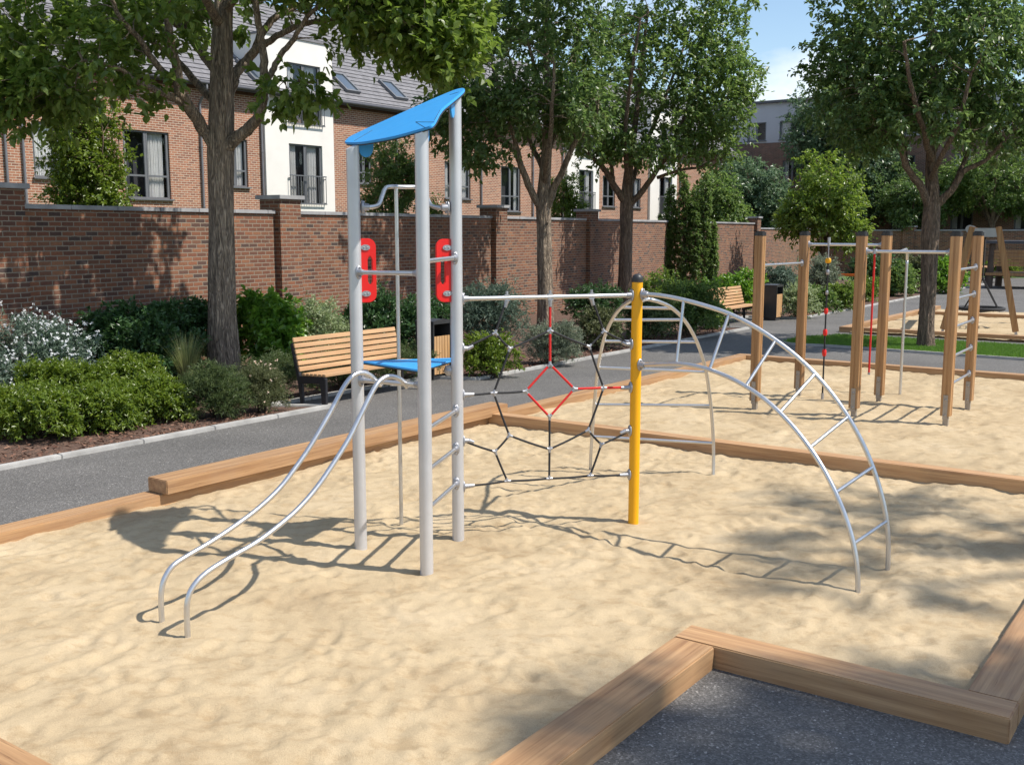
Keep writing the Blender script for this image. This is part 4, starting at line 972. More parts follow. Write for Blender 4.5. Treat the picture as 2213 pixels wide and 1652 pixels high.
def make_bin(label):
    t = thing('litter_bin', label, 'litter bin', (0, 0, 0), 'dark litter bins with wooden fronts', bang); w, d, h = .46, .38, .94
    mb = MB(); mb.box((w / 2, d / 2, .035), (w - .05, d - .05, .07)); mb.box((.015, d / 2, .07 + (h - .1) / 2), (.03, d, h - .1)); mb.box((w - .015, d / 2, .07 + (h - .1) / 2), (.03, d, h - .1))
    mb.box((w / 2, d - .015, .07 + (h - .1) / 2), (w - .06, .03, h - .1)); mb.box((w / 2, .08, .38), (w - .06, .1, .6)); mb.build('bin_body', M['black_plastic'], t, bevel=.004, local=True)
    mb = MB(); n = 9; pr = [(0, h - .03), (w, h - .03)] + [(w - w * i / n, h + .02 + .025 * math.sin(math.pi * i / n)) for i in range(n + 1)]
    mb.prism([(x, -.004, z) for x, z in pr], (0, d + .008, 0)); mb.build('bin_lid', M['black_plastic'], t, local=True)
    mb = MB()
    for i in range(6): mb.box((.055 + i * .07, .018, .4), (.06, .022, .62))
    mb.build('slat_panel', M['slat_v'], t, local=True); 
    return t
bin_ = make_bin('dark litter bin with wooden slats beside the bench behind the slide tower')
bl = at(937, 822, 0); a_, b_ = ab(bl); bin_.location = tuple(G(a_, b_, 0)); 
bl = at(1676, 693, 0); dup(bin_, tuple(bl), 'dark litter bin by the farther bench, seen between the wooden posts', 'dark litter bins with wooden fronts', bang)

# ================================================================== SWING AND DISTANT PLAY THINGS
sw = thing('basket_swing', 'wooden A frame swing with grey steel beam and round black basket seat', 'swing', tuple(xy(at(2115, 720, 0), 0)))
z4 = lambda x, y: ((x / 4.13 + 2600) / 1.3562, (y / 4.13 + 600) / 1.3562)
g1, g2 = at(2034, 719, .03), at(2196, 725, .03); zt = zat(2112, 490, (g1 + g2) / 2)
gw = nrm(g2 - g1); gm = (g1 + g2) / 2; Bd = nrm(np.cross(ZUP, gw)); Bd = Bd if Bd[1] > 0 else -Bd
g3 = at(2119, 697, .03); span = float((g3 - gm) @ Bd); 
def pale_leg(foot, top):
    d = nrm(top - foot); s = Bd; e = np.cross(d, s); mb = MB(); mb.box((foot + d * .12 + top) / 2, (.11, .14, np.linalg.norm(top - foot) - .12), (s, e, d)); o = mb.build('leg', M['post'], sw, bevel=.01)
    mb = MB(); mb.box(foot + d * .08, (.06, .06, .3), (s, e, d)); mb.build('leg_foot', M['cast'], o)
for k in (0, 1):
    c = gm + Bd * span * k
    for sgn, ft in ((-1, -.98), (1, .98)):
        pale_leg(xy(c + gw * ft * np.linalg.norm(g2 - g1) / 2 / .98, .0), xy(c + gw * sgn * .27, zt))
    mb = MB(); mb.box(xy(c, zt - .13), (.62, .1, .2), (gw, Bd, ZUP)); mb.tube([xy(c - gw * .33 - Bd * .04, zt - .05), xy(c - gw * .33 + Bd * .04, zt - .05)], .09, 14); mb.build('beam_bracket', M['grey_steel'], sw)
mb = MB(); mb.box(xy(gm + Bd * span / 2, zt - .16), (.12, span, .14), (gw, Bd, ZUP)); mb.build('cross_beam', M['grey_steel'], sw)
sc_ = gm + Bd * span / 2; mb = MB(); n = 28; mb.tube([xy(sc_ + .52 * (gw * math.cos(t) + Bd * math.sin(t)), .52) for t in np.linspace(0, 2 * math.pi, n)], .04, 8)
for t in np.linspace(-.42, .42, 7): mb.tube([xy(sc_ + gw * t - Bd * math.sqrt(.27 - t * t), .5), xy(sc_ + gw * t, .45), xy(sc_ + gw * t + Bd * math.sqrt(.27 - t * t), .5)], .012, 5); mb.tube([xy(sc_ + Bd * t - gw * math.sqrt(.27 - t * t), .5), xy(sc_ + Bd * t, .45), xy(sc_ + Bd * t + gw * math.sqrt(.27 - t * t), .5)], .012, 5)
mb.build('basket_seat', M['rope'], sw)
for s in (-1, 1):
    for e in (-1, 1):
        mb = MB(); mb.tube([xy(sc_ + Bd * s * .8 + gw * 0, zt - .22), xy(sc_ + Bd * s * .5 + gw * 0, 1.25), xy(sc_ + Bd * s * .35 + gw * e * .38, .53)], .014, 6); mb.build('hanging_rope', M['rope'], sw)
# play tower at the right edge
tw = at(2210, 640, 0) + np.array([2.7, 6, 0]); twr = thing('play_tower', 'dark play tower on thick posts at the right edge behind the swing', 'play tower', tuple(xy(tw, 0)))
for i in (-1, 1):
    for j in (-1, 1): mb = MB(); mb.tube([xy(tw + U * i * 1.0 + V * j * 1.0, -.1), xy(tw + U * i * .95 + V * j * .95, 1.9)], [.15, .12], 10); mb.build('post', plain('dark_log', (.09, .065, .05), .9, 0, .2, 4), twr)
for z, sz in ((.6, 2.3), (1.95, 2.5)): mb = MB(); mb.box(xy(tw, z), (sz, sz, .12), (U, V, ZUP)); mb.build('deck' if z < 1 else 'roof', M['gutter'] if z > 1 else M['post'], twr, bevel=.01)
mb = MB()
for i in range(5): mb.box(xy(tw - U * 1.02, 1.0 + i * .14), (.03, 1.9, .12), (U, V, ZUP))
mb.build('rail_panel', M['post'], twr)
# small orange and yellow balance rocker among the shrubs
oq = at(1830, 650, 0); rk = thing('balance_bar', 'small play item with orange crossbar over a curved yellow seat near shrubs', 'play equipment', tuple(xy(oq, 0)))
px1 = 2283 / oq[1]; zo = zat(1822, 594, oq); zy_ = zat(1822, 637, oq)
mb = MB(); mb.box(xy(oq, zo), (1.1, .09, .09), (nrm(V + U * .2), nrm(U - V * .2), ZUP)); mb.build('crossbar', plain('orange_bar', (.7, .15, .015), .5), rk, bevel=.01)
for s in (-.42, .42): mb = MB(); mb.tube([xy(oq + V * s, -.05), xy(oq + V * s, zo)], .03, 8); mb.build('upright', M['post'], rk)
mb = MB(); mb.tube(spline([xy(oq - V * .5 - U * .1, zy_ + .1), xy(oq - V * .25 - U * .1, zy_ + .01), xy(oq - U * .1, zy_ - .03), xy(oq + V * .3 - U * .1, zy_ + .0), xy(oq + V * .55 - U * .1, zy_ + .05)], 4), .04, 8); mb.build('curved_seat', plain('orange_yellow', (.75, .33, .02), .5), rk)
# picnic table far down the path
pt = at(2120, 610, 0); pt = G(ab(pt)[0], ab(pt)[1] + .0); tb = thing('picnic_table', 'pale wooden picnic table far down the path between swing legs', 'picnic table', tuple(xy(pt, 0)))
mb = MB(); [mb.box(xy(pt + V * (i - 2) * .15, .74), (1.8, .13, .04), (U, V, ZUP)) for i in range(5)]; mb.build('table_top', M['slat'], tb)
for s in (-1, 1):
    mb = MB(); mb.box(xy(pt + V * s * .7, .44), (1.8, .26, .04), (U, V, ZUP)); mb.build('bench_seat', M['slat'], tb)
    mb = MB(); mb.box(xy(pt + U * s * .6, .37), (.06, 1.5, .08), (U, V, ZUP)); mb.box(xy(pt + U * s * .6 + V * .3, .36), (.08, .08, .72), (U, V, ZUP)); mb.box(xy(pt + U * s * .6 - V * .3, .36), (.08, .08, .72), (U, V, ZUP)); mb.build('leg', M['black'], tb)

# ================================================================== PLANTING
SEED = [100]
def shrub(x, y, wpx, hpx, lm, label, name='shrub', dpx=None, **kw):
    c = at(x, y, 0); s = 2283.0 / math.hypot(c[0], c[1]); rx = wpx / 2 / s; SEED[0] += 1
    c = xy(c, .0)
    kw.setdefault('lumps', 7); kw.setdefault('n', 200)
    return add_shrub(name, label, c, rx, (dpx or wpx * .75) / 2 / s, hpx / s, lm, SEED[0], rot=-math.pi / 2, group='shrubs in the planting bed', **kw)
hedge = dict(n=470, K=5, J=9, tl=.15, L0=.05, W0=.021, up=1.0, spread=.55, flat=.4, droop=.05, hi=True, inner=.45)
shrub(60, 948, 250, 108, LM['lime'], 'lime green low hedge plant at the left edge nearest the kerb', 'hedge_shrub', dpx=150, **hedge)
shrub(205, 930, 240, 98, LM['lime'], 'lime green low hedge plant in the middle of the kerbside row', 'hedge_shrub', dpx=150, **hedge)
shrub(340, 912, 220, 94, LM['lime'], 'lime green low hedge plant at the right end of the kerbside row', 'hedge_shrub', dpx=140, **hedge)
shrub(150, 893, 250, 118, LM['lime'], 'lime green shrub in second row below the white flowers', 'hedge_shrub', dpx=120, **hedge)
shrub(305, 878, 190, 112, LM['lime'], 'lime green shrub in second row left of the ornamental grass', 'hedge_shrub', dpx=110, **hedge)
shrub(85, 872, 330, 188, LM['blue'], 'tall shrub covered in white flowers in front of the wall at left', 'flowering_shrub', n=420, K=4, J=8, tl=.22, L0=.075, W0=.017, up=.4, spread=.6, flowers=(LM['white'], 520, .042))
shrub(-10, 900, 130, 130, LM['blue'], 'small white flowered shrub cut off by the left photo edge', 'flowering_shrub', n=130, K=4, J=8, tl=.2, L0=.07, W0=.017, flowers=(LM['white'], 110, .04))
shrub(300, 838, 270, 178, LM['dark'], 'dark green bushy shrub against the wall left of the big trunk', n=420, K=4, J=9, tl=.2, L0=.08, W0=.04, hi=True)
shrub(425, 818, 130, 178, LM['dark'], 'upright dark shrub touching the left side of the big trunk', n=200, K=4, J=9, tl=.22, L0=.075, W0=.038, hi=True)
shrub(575, 805, 165, 168, LM['bright'], 'bright green big leaved shrub right of the big trunk', n=230, K=4, J=7, tl=.22, L0=.125, W0=.075, up=.8, flat=.4, droop=.2, hi=True, inner=.65)
shrub(672, 800, 175, 160, LM['varieg'], 'pale variegated shrub above the left end of the near bench', n=270, K=4, J=8, tl=.24, L0=.06, W0=.024, up=.4)
shrub(735, 785, 70, 100, LM['varieg'], 'small pale variegated shrub just left of the tower post', n=70, K=4, J=8, tl=.2, L0=.055, W0=.024, up=.4)
shrub(590, 862, 150, 100, LM['needle'], 'fine leaved low green shrub beside the near bench end', n=240, K=5, J=10, tl=.18, L0=.05, W0=.009, up=.2)
shrub(480, 905, 150, 112, LM['needle'], 'dark bristly pine like shrub at the foot of the big trunk', 'dwarf_pine', n=170, K=6, J=16, tl=.2, L0=.07, W0=.008, up=.2, spread=.35, flat=1)
shrub(568, 893, 110, 104, LM['olive'], 'olive rosemary like shrub with few cream flowers near the kerb corner', n=150, K=6, J=14, tl=.2, L0=.04, W0=.009, up=.2, spread=.3, flat=1, flowers=(LM['pink'], 26, .035))
for x, y, w, h, q in ((745, 838, 170, 84, 'left'), (850, 822, 170, 78, 'right')):
    shrub(x, y, w, h, LM['needle'], f'low fine green shrub behind the {q} half of the near bench', n=190, K=5, J=9, tl=.16, L0=.055, W0=.012, up=.3)
shrub(840, 790, 200, 175, LM['dark'], 'large dark green shrub against the wall behind the fire pole', n=380, K=4, J=9, tl=.22, L0=.075, W0=.036)
shrub(925, 780, 110, 150, LM['dark'], 'dark green shrub against the wall behind the near litter bin', n=180, K=4, J=9, tl=.2, L0=.07, W0=.034)
shrub(1055, 765, 170, 172, LM['blue'], 'tall blue green shrub with pale leaf edges left of the second trunk', n=330, K=4, J=9, tl=.25, L0=.085, W0=.02, up=.3)
shrub(1062, 815, 128, 104, LM['lime'], 'round yellow green shrub between the near bin and the pale round shrub', n=230, K=4, J=8, tl=.14, L0=.055, W0=.032)
shrub(1182, 788, 145, 104, LM['silver'], 'pale silvery ball shaped shrub behind the rope net', n=300, K=5, J=9, tl=.14, L0=.055, W0=.013, up=.3, lumps=4)
shrub(1285, 758, 135, 100, LM['olive'], 'yellowish olive shrub behind the right part of the rope net', n=230, K=4, J=8, tl=.17, L0=.06, W0=.03)
shrub(1285, 700, 140, 96, LM['dark'], 'dark shrub against the wall between second and third trunks', n=200, K=4, J=8, tl=.24, L0=.08, W0=.04)
shrub(1390, 735, 150, 100, LM['needle'], 'soft green low shrub behind the steel arch', n=220, K=4, J=9, tl=.24, L0=.09, W0=.03)
shrub(1478, 728, 150, 118, LM['tree'], 'mid green spreading shrub below the ivy columns', n=260, K=4, J=9, tl=.28, L0=.085, W0=.04)
shrub(1430, 690, 150, 100, LM['lime_tree'], 'leafy green shrub against the wall left of the ivy columns', n=200, K=4, J=8, tl=.28, L0=.1, W0=.05)
shrub(1578, 678, 120, 92, LM['bright'], 'bright green shrub behind the farther bench', n=240, K=4, J=8, tl=.26, L0=.1, W0=.055)
shrub(1530, 712, 80, 60, LM['lime_tree'], 'small green shrub at the left end of the farther bench', n=110, K=4, J=8, tl=.2, L0=.08, W0=.04)
shrub(1685, 655, 115, 82, LM['blue'], 'grey green shrub behind the farther bin', n=210, K=4, J=8, tl=.3, L0=.1, W0=.04)
shrub(1722, 688, 75, 78, LM['varieg'], 'cream variegated shrub right of the farther bin', n=170, K=4, J=8, tl=.22, L0=.085, W0=.04)
shrub(1765, 650, 90, 92, LM['silver'], 'silvery shrub behind the second wooden post', n=200, K=4, J=8, tl=.3, L0=.1, W0=.035)
shrub(1762, 676, 80, 54, LM['tree'], 'green kerbside shrub left of the hanging black rope', n=150, K=4, J=8, tl=.22, L0=.09, W0=.05)
shrub(1812, 670, 75, 56, LM['lime_tree'], 'green kerbside shrub right of the hanging black rope', n=150, K=4, J=8, tl=.22, L0=.09, W0=.05)
shrub(1880, 640, 100, 88, LM['dark'], 'dark shrub seen between the middle wooden posts', n=210, K=4, J=8, tl=.4, L0=.13, W0=.06)
shrub(1860, 652, 70, 44, LM['lime_tree'], 'small light green shrub low between the middle wooden posts', n=120, K=4, J=8, tl=.3, L0=.1, W0=.05)
shrub(1925, 640, 90, 66, LM['tree'], 'rounded green shrub left of the bent steel pole', n=170, K=4, J=8, tl=.4, L0=.13, W0=.06)
shrub(1965, 632, 70, 78, LM['olive'], 'olive shrub against the left side of the right trunk', n=150, K=4, J=8, tl=.4, L0=.13, W0=.06)
shrub(2042, 634, 70, 76, LM['bright'], 'light green shrub just right of the right trunk', n=180, K=4, J=8, tl=.4, L0=.14, W0=.07)
shrub(2160, 600, 80, 34, LM['lime'], 'low light green plants behind the picnic table', n=120, K=4, J=7, tl=.4, L0=.16, W0=.06)
# ornamental grass
c = xy(at(405, 846), 0); og = thing('ornamental_grass', 'tuft of arching ornamental grass left of the big trunk', 'grass plant', tuple(c)); rg = np.random.default_rng(77); vs = []; fs = []
for i in range(460):
    a = rg.uniform(0, 6.28); ln = rg.uniform(.55, 1.0); lean = rg.uniform(.06, .5); d = np.array([math.cos(a), math.sin(a), 0]); sd = np.cross(d, ZUP); b0 = c + d * rg.uniform(0, .09); o_ = len(vs)
    for t in np.linspace(0, 1, 6):
        p = b0 + d * lean * ln * t ** 1.8 + ZUP * (ln * (t - .25 * lean * t ** 3)); w = .007 * (1 - t * .93); vs += [p - sd * w, p + sd * w]
    fs += [q for j in range(5) for q in (o_ + 2 * j, o_ + 2 * j + 1, o_ + 2 * j + 3, o_ + 2 * j + 2)]
fast_mesh('blades', np.array(vs), np.array(fs), 4, LM['grassy'], og)

# ================================================================== TREES
def T(x, y, Y0, dy=0.0): return at_depth(x, y, Y0 + dy)
# big tree at left
Y1 = 16.9; pxm = 2283 / Y1
tr = [(T(485, 826, Y1), .30), (T(484, 790, Y1), .255), (T(480, 700, Y1), .225), (T(479, 560, Y1), .205), (T(478, 420, Y1), .20), (T(477, 330, Y1), .215), (T(478, 234, Y1), .185), (T(479, 134, Y1), .16), (T(482, 40, Y1), .14), (T(486, -60, Y1, .1), .12), (T(480, -180, Y1, .2), .09)]
def lim(pts, r0, r1, Y0): return (np.array([T(x, y, Y0, dy) for x, y, dy in pts]), r0, r1)
limbs = [lim([(478, 340, 0), (450, 291, -.1), (415, 241, -.3), (392, 201, -.5), (385, 151, -.6), (365, 67, -.8), (352, -20, -1)], .115, .05, Y1),
         lim([(415, 241, -.3), (385, 214, -.5), (348, 194, -.8), (291, 167, -1.1), (251, 140, -1.4), (180, 120, -1.7)], .07, .02, Y1),
         lim([(385, 172, -.55), (351, 150, -.7), (301, 77, -1), (254, 20, -1.3), (225, -40, -1.6)], .06, .025, Y1),
         lim([(476, 160, 0), (458, 140, .1), (402, 67, .4), (335, 10, .8), (280, -50, 1.2)], .085, .04, Y1),
         lim([(476, 250, 0), (455, 214, .2), (418, 177, .5), (361, 120, .9), (301, 80, 1.3), (220, 60, 1.6), (120, 70, 1.8)], .08, .02, Y1),
         lim([(482, 330, 0), (505, 301, -.1), (542, 261, -.2), (562, 207, -.3), (562, 134, -.4), (549, 33, -.6), (545, -50, -.7)], .11, .04, Y1),
         lim([(481, 225, 0), (500, 190, .1), (522, 147, .2), (552, 107, .4), (569, 67, .5), (602, 30, .6), (653, 0, .7), (720, -60, .9)], .10, .035, Y1),
         lim([(540, 123, .3), (568, 106, .3), (602, 90, .1), (653, 67, -.1), (736, 55, -.4), (850, 60, -.8), (940, 80, -1.0)], .065, .018, Y1),
         lim([(560, 215, -.3), (577, 175, -.3), (596, 134, -.4), (636, 77, -.6), (669, 17, -.8), (720, -30, -1.1)], .06, .025, Y1),
         lim([(566, 195, -.3), (585, 180, -.5), (620, 172, -.7), (660, 178, -.9)], .03, .01, Y1),
         lim([(478, 60, 0), (430, -20, -.8), (380, -90, -1.6)], .08, .04, Y1), lim([(483, 20, 0), (560, -60, -.9), (660, -120, -1.5)], .08, .04, Y1), lim([(481, 40, 0), (500, -60, .8), (540, -140, 1.6)], .08, .04, Y1)]
cT = lambda x, y, Y0, dy=0: tuple(T(x, y, Y0, dy))
ells = [(cT(120, 120, Y1, -1.0), (1.75, 1.2, .62), 84), (cT(50, 205, Y1, -1.3), (.8, .8, .36), 42), (cT(190, 30, Y1, 0), (1.7, 1.6, .5), 40), (cT(330, 40, Y1, .6), (1.1, 1.0, .35), 16), (cT(430, 5, Y1, -.4), (1.3, 1.3, .3), 13),
        (cT(880, 22, Y1, -.8), (1.15, 1.0, .52), 115), (cT(950, 95, Y1, -1.0), (.46, .6, .36), 40), (cT(745, 5, Y1, -.3), (1.2, 1.1, .38), 32), (cT(640, 195, Y1, -.8), (.46, .35, .2), 12), (cT(720, 70, Y1, -.7), (.3, .4, .15), 3),
        ((-4.9, 16.0, 8.2), (4.0, 2.2, 1.5), 150), ((-8.2, 15.2, 6.8), (1.6, 1.4, .8), 22), ((-2.4, 15.6, 7.4), (3.0, 1.8, 1.0), 120)]  # crown above the view; last clump added to shade the brick wall
add_tree('deciduous_tree', 'large near tree with thick ridged trunk and spreading limbs at left', 'trees along the planting bed', tr, limbs, ells, LM['lime_tree'], M['bark'], 1, K=5, J=8, tl=.46, L0=.15, W0=.09, hollow=.35, nseg=14)
# second tree, behind the net
Y2 = 26.0
tr = [(T(1178, 712, Y2), .24), (T(1179, 690, Y2), .21), (T(1177, 600, Y2), .19), (T(1175, 500, Y2), .185), (T(1174, 440, Y2), .18), (T(1178, 368, Y2), .13), (T(1182, 300, Y2), .11), (T(1183, 200, Y2), .09), (T(1180, 80, Y2), .06), (T(1185, -40, Y2), .04)]
limbs = [lim([(1173, 455, 0), (1152, 418, -.2), (1129, 361, -.4), (1118, 330, -.5), (1085, 301, -.8), (1060, 270, -1)], .10, .04, Y2), lim([(1122, 345, -.45), (1112, 310, -.5), (1105, 284, -.6), (1085, 220, -.8), (1060, 140, -1)], .07, .03, Y2),
         lim([(1176, 455, 0), (1192, 418, -.1), (1212, 368, -.3), (1236, 318, -.5), (1259, 284, -.6), (1290, 240, -.8)], .10, .04, Y2), lim([(1180, 340, 0), (1200, 285, .3), (1219, 234, .5), (1240, 150, .8), (1250, 60, 1)], .07, .03, Y2),
         lim([(1180, 380, 0), (1150, 320, .6), (1120, 230, 1.2), (1100, 120, 1.6)], .08, .03, Y2), lim([(1178, 400, 0), (1185, 330, -.9), (1195, 240, -1.6), (1200, 140, -2)], .08, .03, Y2), lim([(1180, 250, 0), (1160, 160, -.6), (1130, 60, -1)], .06, .03, Y2)]
ells = [(cT(1120, 140, Y2), (2.3, 2.3, 1.7), 230), (cT(1000, 250, Y2, -.5), (1.1, 1.1, .75), 66), (cT(1050, 325, Y2, -.8), (.65, .8, .32), 20), (cT(1255, 235, Y2, -.3), (.75, 1.0, .7), 40), (cT(1140, -30, Y2), (2.3, 2.2, 1.5), 160), (cT(1160, 220, Y2, -1.3), (1.4, .9, .6), 56), ((1.5, 23.1, 8.75), (2.1, 1.6, 1.0), 110)]  # last clump, unseen above the view, is added to darken the wall by its shadow
add_tree('deciduous_tree', 'leafy tree behind the tower and net, second along the planting bed', 'trees along the planting bed', tr, limbs, ells, LM['tree_dark'], M['bark'], 2, K=6, J=7, tl=.45, L0=.135, W0=.08, hollow=.4)
Y3 = 33.5
tr = [(T(1350, 668, Y3), .27), (T(1350, 620, Y3), .235), (T(1351, 553, Y3), .21), (T(1353, 476, Y3), .2), (T(1354, 430, Y3), .19), (T(1360, 350, Y3), .11), (T(1372, 270, Y3), .09), (T(1385, 150, Y3), .06), (T(1400, 20, Y3), .04)]
limbs = [lim([(1352, 440, 0), (1318, 390, -.3), (1300, 360, -.5), (1279, 338, -.7), (1262, 300, -.9)], .12, .04, Y3), lim([(1325, 400, -.3), (1320, 340, -.3), (1310, 270, -.5), (1300, 180, -.8)], .07, .03, Y3),
         lim([(1356, 445, 0), (1379, 424, -.1), (1414, 377, -.3), (1448, 329, -.5), (1480, 260, -.8)], .12, .04, Y3), lim([(1420, 385, -.3), (1461, 370, -.6), (1513, 362, -.9), (1540, 345, -1.1)], .06, .02, Y3),
         lim([(1362, 400, 0), (1400, 300, .8), (1450, 180, 1.5), (1490, 60, 2)], .09, .03, Y3), lim([(1358, 410, 0), (1350, 300, -1), (1360, 170, -1.8), (1380, 40, -2.2)], .09, .03, Y3)]
ells = [(cT(1420, 160, Y3), (2.8, 2.6, 2.1), 240), (cT(1530, 205, Y3, -.3), (1.5, 1.4, 1.5), 105), (cT(1290, 280, Y3, -.6), (.95, 1.1, .9), 50), (cT(1400, 320, Y3, -1.2), (1.3, .9, .5), 40), (cT(1505, 320, Y3, -.7), (1.0, .9, .5), 34), (cT(1470, 20, Y3), (2.2, 2.2, 1.9), 150)]
add_tree('deciduous_tree', 'broad leafy tree behind the yellow post, third along the planting bed', 'trees along the planting bed', tr, limbs, ells, LM['tree'], M['bark_dark'], 3, K=6, J=7, tl=.52, L0=.15, W0=.088, hollow=.4)
Y5 = 21.6
tr = [(T(2000, 756, Y5), .24), (T(2000, 740, Y5), .185), (T(2001, 700, Y5), .155), (T(2006, 600, Y5), .145), (T(2010, 500, Y5), .165), (T(2014, 433, Y5), .15), (T(2011, 347, Y5), .10), (T(2013, 260, Y5), .08), (T(2016, 130, Y5), .06), (T(2010, 0, Y5), .04)]
limbs = [lim([(2010, 450, 0), (1986, 403, -.1), (1955, 360, -.3), (1938, 320, -.4), (1900, 270, -.6), (1860, 200, -.8)], .09, .03, Y5), lim([(1965, 372, -.2), (1950, 300, .2), (1930, 220, .5), (1900, 130, .8)], .05, .025, Y5),
         lim([(2016, 450, 0), (2033, 433, -.05), (2055, 403, -.2), (2077, 373, -.3), (2115, 355, -.5), (2160, 310, -.7)], .09, .03, Y5), lim([(2060, 398, -.2), (2090, 320, .2), (2110, 220, .6), (2120, 120, .9)], .05, .025, Y5),
         lim([(2012, 350, 0), (1995, 290, -.8), (1970, 200, -1.4), (1950, 90, -1.8)], .07, .03, Y5), lim([(2013, 340, 0), (2040, 270, .8), (2060, 170, 1.3), (2070, 50, 1.7)], .07, .03, Y5), lim([(2010, 390, 0), (2030, 340, -.8), (2070, 260, -1.4), (2100, 150, -1.8)], .06, .03, Y5)]
ells = [(cT(2010, 110, Y5), (2.1, 2.2, 1.5), 210), (cT(1890, 215, Y5, -.3), (1.1, 1.1, .8), 70), (cT(2150, 170, Y5, .2), (1.5, 1.8, 1.3), 120), (cT(2010, 240, Y5, -1.0), (1.3, .8, .5), 46), (cT(1855, 120, Y5, -.3), (.75, .8, .6), 36), (cT(1990, -60, Y5), (2.4, 2.2, 1.3), 150), (cT(2160, 280, Y5, -.3), (.9, .9, .5), 36), (cT(1870, 300, Y5, -.4), (.5, .6, .3), 14)]
add_tree('deciduous_tree', 'leafy tree on the lawn island behind the right wooden posts', 'trees along the planting bed', tr, limbs, ells, LM['tree_dark'], M['bark_dark'], 4, K=6, J=8, tl=.4, L0=.12, W0=.068, hollow=.5)
# trees off the right of the view, whose crowns shade the foreground and the sand
def simple_tree(label, base, zc, rx, rz, lm, seed, n=220, r=.17, L0=.13, tl=.5, name='deciduous_tree', group=None, zf=None, hi=False, bark=None, J=9, ry=None):
    base = np.array([base[0], base[1], -.1]); ry = ry or rx; zf = zf or max(1.2, zc - rz * 1.1); rg = np.random.default_rng(seed)
    top = np.array([base[0], base[1], zc + rz * .6]); trk = [(base, r * 1.25), (base + ZUP * .35, r), (np.array([base[0] + .05, base[1], zf]), r * .85), ((base + top) / 2 * [1, 1, 0] + ZUP * (zc), r * .45), (top, r * .2)]
    lb = []
    for i in range(6):
        a = i * 1.05 + rg.uniform(0, .5); d = np.array([math.cos(a) * rx, math.sin(a) * ry, 0])
        lb.append((np.array([[base[0], base[1], zf - .1], *[np.array([base[0], base[1], 0]) + d * q + ZUP * (zf + (zc + rz * .35 - zf) * w) for q, w in ((.12, .2), (.3, .5), (.5, .85), (.66, 1.15))]]), r * .5, r * .15))
    ct = np.array([base[0], base[1], zc])
    el = [(tuple(ct), (rx * .82, ry * .82, rz * .9), int(n * .75))] + [(tuple(ct + np.array([math.cos(a) * rx * .7, math.sin(a) * ry * .7, rg.uniform(-.6, .6) * rz])), (rx * q_, ry * q_, rz * q_), n // 7) for a, q_ in zip(rg.uniform(0, 6.28, 6), rg.uniform(.3, .55, 6))]
    return add_tree(name, label, group, trk, lb, el, lm, bark or M['bark_dark'], seed, K=6, J=J, tl=tl, L0=L0, W0=L0 * .58, hi=hi, hollow=.4, nseg=8)
simple_tree('tree off the right side whose shade falls on the sand by the curved ladder', (14.4, 4.7), 15.8, 1.7, 1.5, LM['tree'], 31, 30, hi=True)
simple_tree('tree off the right side whose shade falls on the foreground asphalt', (13.35, 1.15), 15.8, 1.45, 1.5, LM['tree'], 32, 130, hi=True)
# small trees behind the wall
def sm(x, ytop, ybot, Y0, wpx, lm, seed, label, n=140, L0=.08, name='young_tree', **kw):
    p = at_depth(x, 500, Y0); s = 2283 / Y0; z1 = 2.4 + (500 - ytop) / s; z0 = 2.4 + (500 - ybot) / s
    return simple_tree(label, (p[0], p[1]), (z0 + z1) / 2, wpx / 2 / s, (z1 - z0) / 2, lm, seed, n, r=.07, L0=L0, tl=.32, name=name, group='trees behind the wall', zf=max(.5, z0 - .2), **kw)
sm(214, 205, 560, 20.5, 158, LM['lime'], 41, 'slender bushy young tree behind the wall at left, before a house window', 230, .075, J=11, hi=True)
sm(845, 305, 560, 28, 120, LM['tree'], 42, 'bushy young tree behind the wall, seen between the tower posts', 150, .085, J=10)
sm(1222, 375, 560, 36, 76, LM['lime_tree'], 43, 'small young tree behind the wall right of the second trunk', 90, .1)
sm(945, 430, 560, 29, 36, LM['tree_dark'], 44, 'low clipped bush top just above the wall behind the right tower post', 50, .08)
simple_tree('broad blue green tree behind the wall, left of the far flats', at_depth(1612, 500, 60)[:2], 3.9, 2.6, 2.9, LM['teal'], 45, 300, r=.15, L0=.22, tl=.7, name='deciduous_tree', group='trees behind the wall', zf=1.5)
simple_tree('yellow green tree at the end of the wall behind the left wooden posts', at_depth(1778, 500, 47)[:2], 3.65, 1.9, 2.2, LM['yellow'], 46, 145, r=.12, L0=.19, tl=.6, group='trees behind the wall', zf=1.5)
simple_tree('tall blue green tree left of the lawn tree, rising above the flats', at_depth(1815, 500, 66)[:2], 7.8, 3.1, 4.6, LM['teal'], 47, 420, r=.25, L0=.24, tl=.8, group='distant park trees', zf=3)
simple_tree('dark spreading tree with slim trunk seen behind the middle wooden posts', at(1884, 585)[:2], 5.0, 3.0, 1.7, LM['tree_dark'], 48, 260, r=.17, L0=.19, tl=.65, group='distant park trees', zf=2.9)
simple_tree('small dark tree just left of the lawn tree trunk', at(1963, 590)[:2], 4.0, 1.5, 1.3, LM['tree_dark'], 49, 140, r=.11, L0=.17, tl=.55, group='distant park trees', zf=2.4)
simple_tree('spreading dark tree behind the swing frame at right', at(2135, 590)[:2], 5.3, 3.2, 1.9, LM['tree'], 50, 260, r=.19, L0=.19, tl=.65, group='distant park trees', zf=2.7)
simple_tree('large dark tree filling the far right edge behind the lawn tree', at(2230, 580)[:2], 6.6, 4.2, 3.6, LM['tree_dark'], 51, 420, r=.25, L0=.22, tl=.75, group='distant park trees', zf=3)
